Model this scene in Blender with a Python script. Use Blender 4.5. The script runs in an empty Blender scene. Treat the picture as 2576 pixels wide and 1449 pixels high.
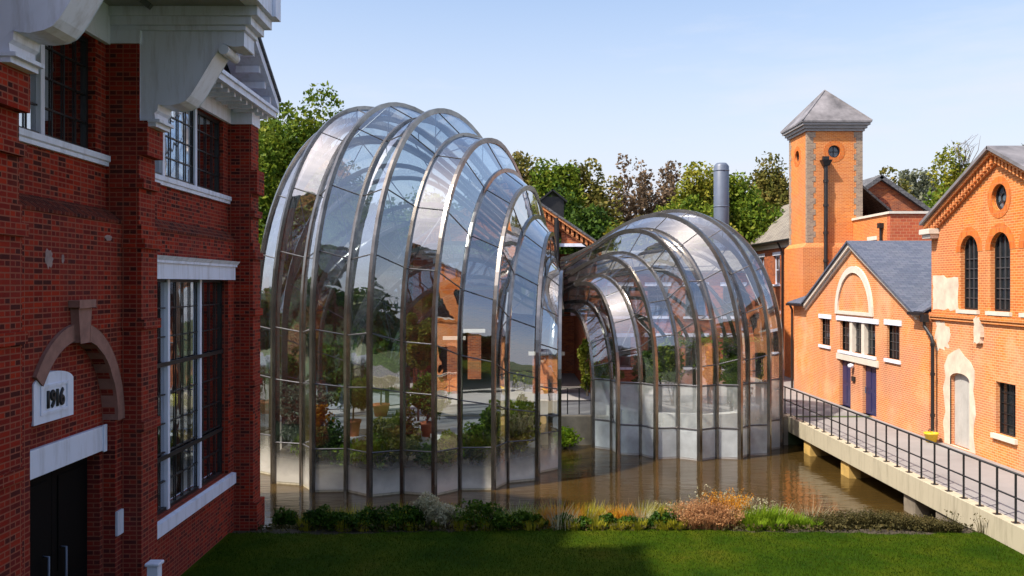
import bpy, math, random
import numpy as np
from mathutils import Vector
from mathutils.geometry import tessellate_polygon

random.seed(7); RNG = np.random.default_rng(7)
S = bpy.context.scene; COL = S.collection
F = 2180.0; CAMZ = 5.3; U0 = 1288.0; V0 = 715.0
def X(px, Y): return (px - U0) * Y / F
def Z(py, Y): return CAMZ + (V0 - py) * Y / F
R = math.radians

# ------------------------------------------------------------------ materials
def newmat(name):
    m = bpy.data.materials.new(name); m.use_nodes = True
    nt = m.node_tree; nt.nodes.clear()
    out = nt.nodes.new('ShaderNodeOutputMaterial')
    return m, nt, out
def N(nt, t, **kw):
    n = nt.nodes.new(t)
    for k, v in kw.items():
        if k.startswith('i_'):
            n.inputs[k[2:].replace('_', ' ')].default_value = v
        else: setattr(n, k, v)
    return n
def ramp(nt, stops, interp='LINEAR'):
    r = nt.nodes.new('ShaderNodeValToRGB'); cr = r.color_ramp; cr.interpolation = interp
    while len(cr.elements) < len(stops): cr.elements.new(0.5)
    for e, (p, c) in zip(cr.elements, stops):
        e.position = p; e.color = (*c, 1) if len(c) == 3 else c
    return r
def mixc(nt, a, b, fac, mode='MIX'):
    m = nt.nodes.new('ShaderNodeMix'); m.data_type = 'RGBA'; m.blend_type = mode
    for sock, v in ((m.inputs[6], a), (m.inputs[7], b), (m.inputs[0], fac)):
        if hasattr(v, 'links'): nt.links.new(v, sock)
        elif isinstance(v, (int, float)): sock.default_value = v
        else: sock.default_value = (*v, 1)
    return m.outputs[2]
def principled(nt, out, **kw):
    b = nt.nodes.new('ShaderNodeBsdfPrincipled')
    for k, v in kw.items():
        s = b.inputs[k.replace('_', ' ')]
        if hasattr(v, 'links'): nt.links.new(v, s)
        elif k == 'Base_Color': s.default_value = (*v, 1)
        else: s.default_value = v
    nt.links.new(b.outputs[0], out.inputs[0]); return b
def noise(nt, scale, detail=4, rough=.55, vec=None):
    n = N(nt, 'ShaderNodeTexNoise'); n.inputs['Scale'].default_value = scale
    n.inputs['Detail'].default_value = detail; n.inputs['Roughness'].default_value = rough
    if vec is not None: nt.links.new(vec, n.inputs['Vector'])
    return n
def geopos(nt): return N(nt, 'ShaderNodeNewGeometry').outputs['Position']
def bump(nt, h, strength, dist=.02):
    b = N(nt, 'ShaderNodeBump'); b.inputs['Strength'].default_value = strength; b.inputs['Distance'].default_value = dist
    nt.links.new(h, b.inputs['Height']); return b.outputs[0]

def simple(name, col, rough=.6, metal=0, var=.15, nscale=3., spec=.5, bmp=0):
    m, nt, out = newmat(name)
    p = geopos(nt); n = noise(nt, nscale, 5, .6, p)
    lo = tuple(c * (1 - var) for c in col); hi = tuple(min(1, c * (1 + var)) for c in col)
    r = ramp(nt, [(.3, lo), (.7, hi)]); nt.links.new(n.outputs[0], r.inputs[0])
    kw = dict(Base_Color=r.outputs[0], Roughness=rough, Metallic=metal)
    if bmp:
        n2 = noise(nt, nscale * 12, 4, .6, p); kw['Normal'] = bump(nt, n2.outputs[0], bmp, .01)
    b = principled(nt, out, **kw); b.inputs['Specular IOR Level'].default_value = spec
    return m

def brick(name, stops, mortar, weather=(.12, .08, .07), wfac=.35, width=.1125, squash=2.0, row=.077, msize=.010, light=None, lightfac=0, spec=.08, big=None, bigfac=0, streak=0):
    m, nt, out = newmat(name)
    uv = N(nt, 'ShaderNodeUVMap').outputs[0]
    b = N(nt, 'ShaderNodeTexBrick'); nt.links.new(uv, b.inputs['Vector'])
    b.offset = .5; b.offset_frequency = 2; b.squash = squash; b.squash_frequency = 2
    for k, v in (('Scale', 1), ('Mortar Size', msize), ('Mortar Smooth', .2), ('Bias', 0), ('Brick Width', width), ('Row Height', row)):
        b.inputs[k].default_value = v
    b.inputs['Color1'].default_value = (0, 0, 0, 1); b.inputs['Color2'].default_value = (1, 1, 1, 1); b.inputs['Mortar'].default_value = (.5, .5, .5, 1)
    r = ramp(nt, stops); nt.links.new(b.outputs['Color'], r.inputs[0])
    p = geopos(nt)
    n1 = noise(nt, .8, 6, .65, p)
    r1 = ramp(nt, [(.42, (0, 0, 0)), (.68, (1, 1, 1))]); nt.links.new(n1.outputs[0], r1.inputs[0])
    mm = N(nt, 'ShaderNodeMath', operation='MULTIPLY'); nt.links.new(r1.outputs[0], mm.inputs[0]); mm.inputs[1].default_value = wfac
    c = mixc(nt, r.outputs[0], weather, mm.outputs[0])
    if light:
        n3 = noise(nt, .55, 7, .7, p); r3 = ramp(nt, [(.5, (0, 0, 0)), (.72, (1, 1, 1))]); nt.links.new(n3.outputs[0], r3.inputs[0])
        m3 = N(nt, 'ShaderNodeMath', operation='MULTIPLY'); nt.links.new(r3.outputs[0], m3.inputs[0]); m3.inputs[1].default_value = lightfac
        c = mixc(nt, c, light, m3.outputs[0])
    if big:
        n5 = noise(nt, .21, 5, .62, p); r5 = ramp(nt, [(.44, (0, 0, 0)), (.62, (1, 1, 1))]); nt.links.new(n5.outputs[0], r5.inputs[0])
        m5 = N(nt, 'ShaderNodeMath', operation='MULTIPLY'); nt.links.new(r5.outputs[0], m5.inputs[0]); m5.inputs[1].default_value = bigfac; c = mixc(nt, c, big, m5.outputs[0])
    if streak:
        mp = N(nt, 'ShaderNodeMapping'); nt.links.new(p, mp.inputs[0]); mp.inputs['Scale'].default_value = (2.6, 2.6, .16)
        n6 = noise(nt, 1.0, 5, .65, mp.outputs[0]); r6 = ramp(nt, [(.5, (0, 0, 0)), (.74, (1, 1, 1))]); nt.links.new(n6.outputs[0], r6.inputs[0])
        m6 = N(nt, 'ShaderNodeMath', operation='MULTIPLY'); nt.links.new(r6.outputs[0], m6.inputs[0]); m6.inputs[1].default_value = streak; c = mixc(nt, c, (.10, .05, .035), m6.outputs[0])
    n4 = noise(nt, 14, 3, .6, p)
    c = mixc(nt, c, n4.outputs[1], .12, 'OVERLAY')
    c = mixc(nt, c, mortar, b.outputs['Fac'])
    inv = N(nt, 'ShaderNodeMath', operation='SUBTRACT'); inv.inputs[0].default_value = 1; nt.links.new(b.outputs['Fac'], inv.inputs[1])
    pb = principled(nt, out, Base_Color=c, Roughness=.85, Normal=bump(nt, inv.outputs[0], .5, .008)); pb.inputs['Specular IOR Level'].default_value = spec
    return m

def glassmat(name, tint, base=.08, power=3., rough=.015, dirt=0, dirtcol=(.6, .65, .65), frost=0, fscale=1.2, gmax=.9, zfade=None):
    m, nt, out = newmat(name)
    lw = N(nt, 'ShaderNodeLayerWeight'); lw.inputs[0].default_value = .5
    pw = N(nt, 'ShaderNodeMath', operation='POWER'); nt.links.new(lw.outputs['Facing'], pw.inputs[0]); pw.inputs[1].default_value = power
    ma = N(nt, 'ShaderNodeMath', operation='MULTIPLY_ADD'); nt.links.new(pw.outputs[0], ma.inputs[0]); ma.inputs[1].default_value = gmax - base; ma.inputs[2].default_value = base
    tr = N(nt, 'ShaderNodeBsdfTransparent'); tr.inputs[0].default_value = (*tint, 1)
    gl = N(nt, 'ShaderNodeBsdfGlossy'); gl.inputs['Roughness'].default_value = rough; gl.inputs[0].default_value = (.95, .97, 1, 1)
    p = geopos(nt)
    nb = noise(nt, 1.1, 2, .5, p); nt.links.new(bump(nt, nb.outputs[0], .06, .12), gl.inputs['Normal'])
    body = tr.outputs[0]
    if frost or dirt:
        di = N(nt, 'ShaderNodeBsdfDiffuse'); di.inputs[0].default_value = (*dirtcol, 1)
        tl = N(nt, 'ShaderNodeBsdfTranslucent'); tl.inputs[0].default_value = (*dirtcol, 1)
        md = N(nt, 'ShaderNodeMixShader'); md.inputs[0].default_value = .5
        nt.links.new(di.outputs[0], md.inputs[1]); nt.links.new(tl.outputs[0], md.inputs[2])
        n = noise(nt, fscale, 5, .6, p)
        r = ramp(nt, [(.25, (frost * .55,) * 3), (.75, (min(1, frost * 1.25),) * 3)]) if frost else ramp(nt, [(.4, (0, 0, 0)), (.8, (dirt,) * 3)])
        nt.links.new(n.outputs[0], r.inputs[0])
        fac = r.outputs[0]
        if zfade:
            sx = N(nt, 'ShaderNodeSeparateXYZ'); nt.links.new(p, sx.inputs[0]); mr = N(nt, 'ShaderNodeMapRange'); nt.links.new(sx.outputs[2], mr.inputs[0])
            mr.inputs[1].default_value = zfade[0]; mr.inputs[2].default_value = zfade[1]; mr.inputs[3].default_value = 1.7; mr.inputs[4].default_value = .1
            mm = N(nt, 'ShaderNodeMath', operation='MULTIPLY', use_clamp=True); nt.links.new(fac, mm.inputs[0]); nt.links.new(mr.outputs[0], mm.inputs[1]); fac = mm.outputs[0]
        mb = N(nt, 'ShaderNodeMixShader'); nt.links.new(fac, mb.inputs[0]); nt.links.new(tr.outputs[0], mb.inputs[1]); nt.links.new(md.outputs[0], mb.inputs[2])
        body = mb.outputs[0]
    mx = N(nt, 'ShaderNodeMixShader'); nt.links.new(ma.outputs[0], mx.inputs[0]); nt.links.new(body, mx.inputs[1]); nt.links.new(gl.outputs[0], mx.inputs[2])
    nt.links.new(mx.outputs[0], out.inputs[0]); return m

def leafmat(name, cols, trans=.3, rough=.55):
    m, nt, out = newmat(name)
    g = N(nt, 'ShaderNodeNewGeometry')
    k = len(cols); r = ramp(nt, [(i / (k - 1), c) for i, c in enumerate(cols)])
    n = noise(nt, .9, 3, .6, g.outputs['Position'])
    a = N(nt, 'ShaderNodeMath', operation='MULTIPLY_ADD'); nt.links.new(g.outputs['Random Per Island'], a.inputs[0]); a.inputs[1].default_value = .55
    b = N(nt, 'ShaderNodeMath', operation='MULTIPLY_ADD'); nt.links.new(n.outputs[0], b.inputs[0]); b.inputs[1].default_value = 1.3; b.inputs[2].default_value = -.42
    nt.links.new(b.outputs[0], a.inputs[2]); nt.links.new(a.outputs[0], r.inputs[0])
    pb = N(nt, 'ShaderNodeBsdfPrincipled'); nt.links.new(r.outputs[0], pb.inputs['Base Color']); pb.inputs['Roughness'].default_value = rough
    pb.inputs['Specular IOR Level'].default_value = .1
    tl = N(nt, 'ShaderNodeBsdfTranslucent'); nt.links.new(r.outputs[0], tl.inputs[0])
    mx = N(nt, 'ShaderNodeMixShader'); mx.inputs[0].default_value = trans
    nt.links.new(pb.outputs[0], mx.inputs[1]); nt.links.new(tl.outputs[0], mx.inputs[2]); nt.links.new(mx.outputs[0], out.inputs[0])
    return m

M = {}
M['brick_red'] = brick('red_brick', [(0, (.04, .011, .010)), (.14, (.07, .013, .010)), (.28, (.18, .014, .009)), (.6, (.27, .020, .009)), (1, (.38, .032, .010))], (.27, .085, .055), weather=(.13, .028, .028), wfac=.5, big=(.10, .022, .024), bigfac=.5, streak=.45)
M['brick_dark'] = brick('dark_red_brick', [(0, (.03, .010, .010)), (.4, (.09, .015, .011)), (1, (.19, .03, .014))], (.17, .07, .05), weather=(.05, .02, .02), wfac=.3)
M['brick_orange'] = brick('orange_brick', [(0, (.52, .13, .026)), (.4, (.60, .165, .030)), (1, (.69, .21, .038))], (.70, .36, .16), weather=(.46, .16, .07), wfac=.55, squash=1, width=.225, light=(.72, .36, .17), lightfac=.45, big=(.42, .16, .10), bigfac=.55, streak=.3)
M['brick_wash'] = brick('washed_orange_brick', [(0, (.58, .18, .045)), (.5, (.64, .215, .05)), (1, (.70, .255, .075))], (.74, .42, .22), weather=(.52, .20, .13), wfac=.75, squash=1, width=.225, light=(.74, .42, .25), lightfac=.85, big=(.40, .17, .13), bigfac=.75, streak=.3)
M['brick_rear'] = brick('rear_brick', [(0, (.18, .045, .025)), (.5, (.34, .08, .03)), (1, (.46, .13, .04))], (.36, .18, .11), weather=(.22, .10, .08), wfac=.5, squash=1, width=.225)
M['brick_grid_shaded'] = brick('shaded_block_brick', [(0, (.42, .09, .045)), (1, (.52, .14, .06))], (.50, .22, .12), wfac=.2, squash=1, width=.3, row=.15, msize=.012)  # annex front: gridded brick, toned darker and redder for its shaded side
M['quoin'] = brick('grey_quoin', [(0, (.20, .15, .12)), (.5, (.30, .22, .17)), (1, (.38, .28, .2))], (.36, .3, .24), wfac=.3, squash=1, width=.225)
def paint(name, col, grime):
    m, nt, out = newmat(name); p = geopos(nt)
    mp = N(nt, 'ShaderNodeMapping'); nt.links.new(p, mp.inputs[0]); mp.inputs['Scale'].default_value = (3.5, 3.5, .5)
    n = noise(nt, 1.6, 6, .68, mp.outputs[0]); r = ramp(nt, [(.48, (0, 0, 0)), (.8, (.75, .75, .75))]); nt.links.new(n.outputs[0], r.inputs[0])
    n2 = noise(nt, 30, 3, .6, p)
    pb = principled(nt, out, Base_Color=mixc(nt, col, grime, r.outputs[0]), Roughness=.5, Normal=bump(nt, n2.outputs[0], .15, .004)); pb.inputs['Specular IOR Level'].default_value = .3
    return m
M['concrete'] = paint('pale_concrete', (.44, .40, .30), (.20, .18, .13))
M['white'] = paint('white_paint', (.70, .74, .88), (.36, .36, .40))
M['cream'] = simple('cream_paint', (.62, .57, .50), .6, var=.08)
M['plaster'] = simple('old_white_plaster', (.60, .50, .40), .9, var=.22, nscale=2.2, bmp=.3)
M['brownstone'] = simple('brown_stone', (.26, .13, .105), .85, var=.22, nscale=5, bmp=.25)
M['slate'] = brick('slate_tiles', [(0, (.09, .095, .11)), (1, (.15, .155, .17))], (.06, .06, .07), wfac=.3, squash=1, width=.3, row=.2, msize=.012, weather=(.18, .17, .16))
M['slate_blue'] = brick('blue_slate_tiles', [(0, (.075, .09, .13)), (1, (.11, .125, .17))], (.05, .06, .09), wfac=.35, squash=1, width=.3, row=.16, msize=.008, weather=(.14, .145, .17))
M['tile_grey'] = brick('grey_roof_tiles', [(0, (.16, .145, .13)), (1, (.27, .25, .22))], (.12, .11, .1), wfac=.4, squash=1, width=.3, row=.25, msize=.02, weather=(.3, .27, .22))
M['lead'] = simple('lead_sheet', (.19, .18, .19), .55, .2, var=.5, nscale=1.1)
M['trim_grey'] = simple('grey_trim', (.27, .26, .26), .6, var=.15)
M['black'] = simple('black_metal', (.018, .018, .02), .4, .2, var=.2)
M['blackpaint'] = simple('black_paint', (.0025, .0025, .003), .7, var=.1, spec=.12)
M['navy'] = simple('navy_paint', (.022, .022, .085), .35, var=.1)
M['rib'] = simple('bronze_steel', (.27, .25, .23), .22, .92, var=.3, nscale=2)
M['ribdark'] = simple('dark_steel', (.10, .09, .085), .4, .6, var=.2)
M['bar'] = simple('glazing_bar_steel', (.13, .13, .14), .4, .6, var=.1)
M['steel'] = simple('flue_steel', (.10, .125, .18), .45, .1, var=.08)
M['concrete_dark'] = simple('wet_concrete', (.20, .17, .13), .8, var=.3, nscale=2, bmp=.2)
M['door_grey'] = simple('grey_white_door', (.42, .41, .39), .6, var=.12, nscale=2)
M['timber'] = simple('yellow_timber', (.50, .33, .10), .7, var=.25)
M['paving'] = simple('grey_paving', (.235, .225, .225), .85, var=.12, nscale=.7, bmp=.2)
M['soil'] = simple('dark_soil', (.045, .035, .022), .95, var=.4, nscale=5, bmp=.4)
M['terracotta'] = simple('terracotta', (.50, .14, .06), .75, var=.12, nscale=6)
M['bark'] = simple('bark', (.10, .075, .055), .9, var=.3, nscale=6, bmp=.4)
M['yellow'] = simple('yellow_plastic', (.75, .48, .02), .4, var=.05)
M['stone_white'] = simple('white_bench_stone', (.72, .72, .70), .5, var=.06)
M['numeral'] = simple('numeral_black', (.01, .01, .012), .5, var=.05)
M['glass_big'] = glassmat('green_house_glass', (.78, .87, .92), base=.27, power=1.7, dirt=.03, gmax=1.)
M['glass_small'] = glassmat('clear_house_glass', (.92, .95, .97), base=.22, power=1.8, dirt=.07, dirtcol=(.70, .74, .77), gmax=1.)
M['frost_low'] = glassmat('misted_glass', (.93, .95, .92), base=.08, power=2.4, frost=.85, fscale=.9, dirtcol=(.90, .87, .80), zfade=(-1.15, -.1))
M['frost_mid'] = glassmat('frosted_glass', (.9, .93, .93), base=.06, power=3, frost=.40, fscale=1.6, dirtcol=(.86, .93, .94))
M['frost_base'] = glassmat('opal_glass', (.9, .93, .95), base=.06, power=3, frost=.85, fscale=1.0, dirtcol=(.84, .91, .97))
M['pane_clear'] = glassmat('factory_pane', (.50, .53, .55), base=.28, power=1.1)
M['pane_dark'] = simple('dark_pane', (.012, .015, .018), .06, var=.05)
M['pane_blue'] = simple('grey_pane', (.10, .13, .16), .08, var=.2, nscale=6)
M['leaf_green'] = leafmat('leaf_green', [(.022, .050, .008), (.072, .13, .013), (.155, .205, .020), (.26, .27, .035)])
M['leaf_dark'] = leafmat('leaf_dark', [(.012, .028, .008), (.03, .065, .012), (.06, .115, .014), (.11, .16, .02)])
M['leaf_brown'] = leafmat('leaf_brown', [(.06, .045, .03), (.13, .09, .055), (.21, .145, .095), (.28, .21, .14)])
M['leaf_olive'] = leafmat('leaf_olive', [(.035, .05, .012), (.11, .115, .025), (.20, .17, .04), (.28, .21, .07)])
M['leaf_yellow'] = leafmat('leaf_yellow', [(.05, .085, .010), (.15, .18, .02), (.26, .25, .03), (.36, .31, .05)])
M['leaf_grey'] = leafmat('leaf_grey', [(.06, .075, .05), (.12, .14, .09), (.19, .20, .13), (.28, .27, .2)])
M['leaf_bright'] = leafmat('leaf_bright', [(.05, .10, .010), (.10, .165, .016), (.16, .22, .02), (.22, .27, .04)])
M['shrub_dark'] = leafmat('shrub_dark', [(.008, .024, .003), (.022, .058, .005), (.05, .10, .007), (.10, .15, .012)], .2)
M['grass_orange'] = leafmat('grass_orange', [(.26, .10, .012), (.46, .19, .016), (.58, .28, .025), (.62, .36, .06)], .4)
M['grass_pink'] = leafmat('grass_pink', [(.24, .12, .06), (.38, .19, .085), (.50, .28, .13), (.55, .36, .20)], .4)
M['grass_yellow'] = leafmat('grass_yellow', [(.11, .13, .012), (.24, .24, .018), (.37, .33, .03), (.46, .39, .06)], .4)
M['grass_green'] = leafmat('grass_green', [(.05, .11, .006), (.11, .20, .010), (.19, .29, .015), (.28, .34, .03)], .35)
M['flower_white'] = leafmat('flower_white', [(.22, .23, .13), (.34, .33, .2), (.46, .44, .3), (.6, .58, .42)], .35)
M['weed_brown'] = leafmat('weed_brown', [(.03, .03, .012), (.06, .055, .02), (.10, .085, .03), (.15, .11, .05)], .3)
M['lawn_blade'] = leafmat('lawn_blade', [(.011, .029, .001), (.023, .047, .001), (.038, .063, .002), (.062, .072, .004)], .3)

def water_mat():
    m, nt, out = newmat('river_water')
    p = geopos(nt); mp = N(nt, 'ShaderNodeMapping'); nt.links.new(p, mp.inputs[0]); mp.inputs['Scale'].default_value = (.55, 1.5, 1)
    n = noise(nt, 2.2, 4, .55, mp.outputs[0]); n2 = noise(nt, .25, 3, .5, p)
    r = ramp(nt, [(.3, (.030, .019, .006)), (.7, (.062, .037, .010))]); nt.links.new(n2.outputs[0], r.inputs[0])
    b = principled(nt, out, Base_Color=r.outputs[0], Roughness=.04, Normal=bump(nt, n.outputs[0], .30, .05)); b.inputs['IOR'].default_value = 1.36
    return m
M['water'] = water_mat()
def lawn_mat():
    m, nt, out = newmat('lawn_turf')
    p = geopos(nt); n = noise(nt, .55, 5, .65, p); n2 = noise(nt, 22, 3, .7, p)
    r = ramp(nt, [(.3, (.011, .032, .001)), (.45, (.024, .050, .001)), (.58, (.042, .062, .002)), (.75, (.070, .068, .006))]); nt.links.new(n.outputs[0], r.inputs[0])
    c = mixc(nt, r.outputs[0], n2.outputs[0], .3, 'OVERLAY')
    pb = principled(nt, out, Base_Color=c, Roughness=.9, Normal=bump(nt, n2.outputs[0], .8, .03)); pb.inputs['Specular IOR Level'].default_value = .05; return m
M['lawn'] = lawn_mat()
M['ground'] = simple('far_ground', (.06, .085, .03), .95, var=.4, nscale=.3)
def emit_mat():
    m, nt, out = newmat('lamp_glow'); e = N(nt, 'ShaderNodeEmission'); e.inputs[0].default_value = (1, .86, .12, 1); e.inputs[1].default_value = 1.2
    nt.links.new(e.outputs[0], out.inputs[0]); return m
M['glow'] = emit_mat()

# ------------------------------------------------------------------ mesh helpers
def wloc(o):
    v = Vector((0, 0, 0))
    while o is not None: v += o.location; o = o.parent
    return v
def link_mesh(name, me, parent=None):
    o = bpy.data.objects.new(name, me); COL.objects.link(o)
    if parent is not None: o.parent = parent
    return o
def tag(o, label=None, cat=None, group=None, kind=None):
    if label: o['label'] = label
    if cat: o['category'] = cat
    if group: o['group'] = group
    if kind: o['kind'] = kind
    return o
def thing(name, label, cat, loc=(0, 0, 0), group=None):
    o = bpy.data.objects.new(name, None); COL.objects.link(o); o.location = loc; o.empty_display_size = .3
    return tag(o, label, cat, group, 'thing')

class MB:
    def __init__(s): s.v = []; s.f = []
    def face(s, pts):
        i = len(s.v); s.v += [tuple(p) for p in pts]; s.f.append(tuple(range(i, i + len(pts))))
    def box(s, x0, x1, y0, y1, z0, z1):
        x0, x1 = min(x0, x1), max(x0, x1); y0, y1 = min(y0, y1), max(y0, y1); z0, z1 = min(z0, z1), max(z0, z1)
        i = len(s.v)
        s.v += [(x, y, z) for z in (z0, z1) for y in (y0, y1) for x in (x0, x1)]
        for q in ((0, 2, 3, 1), (4, 5, 7, 6), (0, 1, 5, 4), (2, 6, 7, 3), (0, 4, 6, 2), (1, 3, 7, 5)): s.f.append(tuple(i + k for k in q))
        return s
    def ab(s, axis, d0, d1, u0, u1, z0, z1):
        return s.box(d0, d1, u0, u1, z0, z1) if axis == 'x' else s.box(u0, u1, d0, d1, z0, z1)
    def hexa(s, b, t):          # bottom 4 pts, top 4 pts (same order)
        i = len(s.v); s.v += [tuple(p) for p in b] + [tuple(p) for p in t]
        for q in ((3, 2, 1, 0), (4, 5, 6, 7), (0, 1, 5, 4), (1, 2, 6, 5), (2, 3, 7, 6), (3, 0, 4, 7)): s.f.append(tuple(i + k for k in q))
        return s
    def slab(s, pts, t):        # extrude a planar polygon against its normal, downwards
        a, b, c = (Vector(p) for p in pts[:3]); n = (b - a).cross(c - a).normalized()
        if n.z < 0: n = -n
        i = len(s.v); k = len(pts); s.v += [tuple(p) for p in pts] + [tuple(Vector(p) - n * t) for p in pts]
        s.f.append(tuple(i + j for j in range(k))); s.f.append(tuple(i + k + j for j in reversed(range(k))))
        for j in range(k): s.f.append((i + j, i + (j + 1) % k, i + k + (j + 1) % k, i + k + j))
        return s
    def prism(s, poly, axis, d0, d1):   # 2D polygon (u,z) extruded along axis from d0 to d1
        g = (lambda u, z, d: (d, u, z)) if axis == 'x' else (lambda u, z, d: (u, d, z))
        tri = tessellate_polygon([[Vector((u, z, 0)) for u, z in poly]])
        i = len(s.v); k = len(poly)
        s.v += [g(u, z, d0) for u, z in poly] + [g(u, z, d1) for u, z in poly]
        for t in tri: s.f.append(tuple(i + j for j in t)); s.f.append(tuple(i + k + j for j in reversed(t)))
        for j in range(k): s.f.append((i + j, i + (j + 1) % k, i + k + (j + 1) % k, i + k + j))
        return s
    def facade(s, outer, holes, axis, d0, d1):
        g = (lambda u, z, d: (d, u, z)) if axis == 'x' else (lambda u, z, d: (u, d, z))
        loops = [outer] + holes
        tri = tessellate_polygon([[Vector((u, z, 0)) for u, z in l] for l in loops])
        flat = [p for l in loops for p in l]; i = len(s.v); k = len(flat)
        s.v += [g(u, z, d0) for u, z in flat] + [g(u, z, d1) for u, z in flat]
        for t in tri: s.f.append(tuple(i + j for j in t)); s.f.append(tuple(i + k + j for j in reversed(t)))
        o = i
        for l in loops:
            n = len(l)
            for j in range(n): s.f.append((o + j, o + (j + 1) % n, o + k + (j + 1) % n, o + k + j))
            o += n
        return s
    def tube(s, path, rad, seg=8, cap=True):
        P = [Vector(p) for p in path]; n = len(P)
        rr = rad if hasattr(rad, '__len__') else [rad] * n
        i0 = len(s.v); ref = None
        for k in range(n):
            t = (P[min(k + 1, n - 1)] - P[max(k - 1, 0)]).normalized()
            if ref is None: ref = Vector((0, 0, 1)) if abs(t.z) < .9 else Vector((1, 0, 0))
            a = (ref - t * ref.dot(t)).normalized(); b = t.cross(a); ref = a
            for j in range(seg):
                th = 2 * math.pi * j / seg; s.v.append(tuple(P[k] + (a * math.cos(th) + b * math.sin(th)) * rr[k]))
        for k in range(n - 1):
            for j in range(seg):
                s.f.append((i0 + k * seg + j, i0 + k * seg + (j + 1) % seg, i0 + (k + 1) * seg + (j + 1) % seg, i0 + (k + 1) * seg + j))
        if cap:
            s.f.append(tuple(i0 + j for j in reversed(range(seg)))); s.f.append(tuple(i0 + (n - 1) * seg + j for j in range(seg)))
        return s
    def lathe(s, prof, c, seg=16):
        i0 = len(s.v)
        for r, z in prof:
            for j in range(seg):
                th = 2 * math.pi * j / seg; s.v.append((c[0] + r * math.cos(th), c[1] + r * math.sin(th), c[2] + z))
        for k in range(len(prof) - 1):
            for j in range(seg):
                s.f.append((i0 + k * seg + j, i0 + k * seg + (j + 1) % seg, i0 + (k + 1) * seg + (j + 1) % seg, i0 + (k + 1) * seg + j))
        s.f.append(tuple(i0 + j for j in reversed(range(seg)))); s.f.append(tuple(i0 + (len(prof) - 1) * seg + j for j in range(seg)))
        return s
    def build(s, name, mat, parent=None, smooth=False, bevel=0):
        me = bpy.data.meshes.new(name)
        off = wloc(parent) if parent is not None else Vector((0, 0, 0))
        V = np.array(s.v, dtype=float)
        me.from_pydata((V - np.array(off)).tolist(), [], s.f)
        me.materials.append(mat)
        uvl = me.uv_layers.new(name='UVMap')
        nl = len(me.loops); li = np.empty(nl, dtype=np.int32); me.loops.foreach_get('vertex_index', li)
        npoly = len(me.polygons); nr = np.empty(npoly * 3); me.polygons.foreach_get('normal', nr); nr = np.abs(nr.reshape(-1, 3))
        tot = np.empty(npoly, dtype=np.int32); me.polygons.foreach_get('loop_total', tot)
        ln = np.repeat(nr, tot, axis=0); P = V[li]
        ax = np.argmax(ln * np.array([1, 1, .9]), axis=1)
        u = np.where(ax == 0, P[:, 1], P[:, 0]); v = np.where(ax == 2, P[:, 1], P[:, 2])
        uv = np.stack([u + 50, v + 50], 1).astype(np.float32).ravel(); uvl.data.foreach_set('uv', uv)
        if smooth: me.polygons.foreach_set('use_smooth', [True] * npoly)
        o = link_mesh(name, me, parent)
        if bevel:
            b = o.modifiers.new('bevel', 'BEVEL'); b.width = bevel; b.segments = 2; b.limit_method = 'ANGLE'; b.angle_limit = R(50)
        return o

def rect(u0, u1, z0, z1): return [(u0, z0), (u1, z0), (u1, z1), (u0, z1)]
def arch(u0, u1, z0, ztop, n=14, rz=None):
    r = (u1 - u0) / 2; c = (u0 + u1) / 2; rz = rz or r; zs = ztop - rz
    return [(u0, z0), (u1, z0)] + [(c + r * math.cos(math.pi * k / n), zs + rz * math.sin(math.pi * k / n)) for k in range(n + 1)]
def circ(cu, cz, r, n=24): return [(cu + r * math.cos(2 * math.pi * k / n), cz + r * math.sin(2 * math.pi * k / n)) for k in range(n)]

def window(root, axis, pos, inn, u0, u1, z0, z1, nx, nz, frame, bars, glass, recess=.12, fw=.05, bw=.025, sill=None, lintel=None, name='window', smat=None):
    """inn = +1/-1 inward direction along the axis normal."""
    d = pos + inn * recess
    w = MB()
    w.facade(rect(u0, u1, z0, z1), [rect(u0 + fw, u1 - fw, z0 + fw, z1 - fw)], axis, d, d + inn * .06)
    wo = w.build(name, frame, root)
    b = MB()
    for k in range(1, nx):
        u = u0 + (u1 - u0) * k / nx; b.ab(axis, d + inn * .018, d + inn * .04, u - bw / 2, u + bw / 2, z0 + fw, z1 - fw)
    for k in range(1, nz):
        z = z0 + (z1 - z0) * k / nz; b.ab(axis, d + inn * .021, d + inn * .043, u0 + fw, u1 - fw, z - bw / 2, z + bw / 2)
    if b.f: b.build('glazing_bars', bars, wo)
    g = MB(); g.ab(axis, d + inn * .048, d + inn * .056, u0 + fw * .5, u1 - fw * .5, z0 + fw * .5, z1 - fw * .5); g.build('pane', glass, wo)
    if sill: MB().ab(axis, pos - inn * sill[0], pos + inn * recess, u0 - sill[1], u1 + sill[1], z0 - sill[2], z0 - .003).build('sill', smat or M['white'], wo)
    if lintel: MB().ab(axis, pos - inn * lintel[0], pos + inn * .1, u0 - lintel[1], u1 + lintel[1], z1 + .003, z1 + lintel[2]).build('lintel', smat or M['white'], wo)
    return wo

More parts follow.
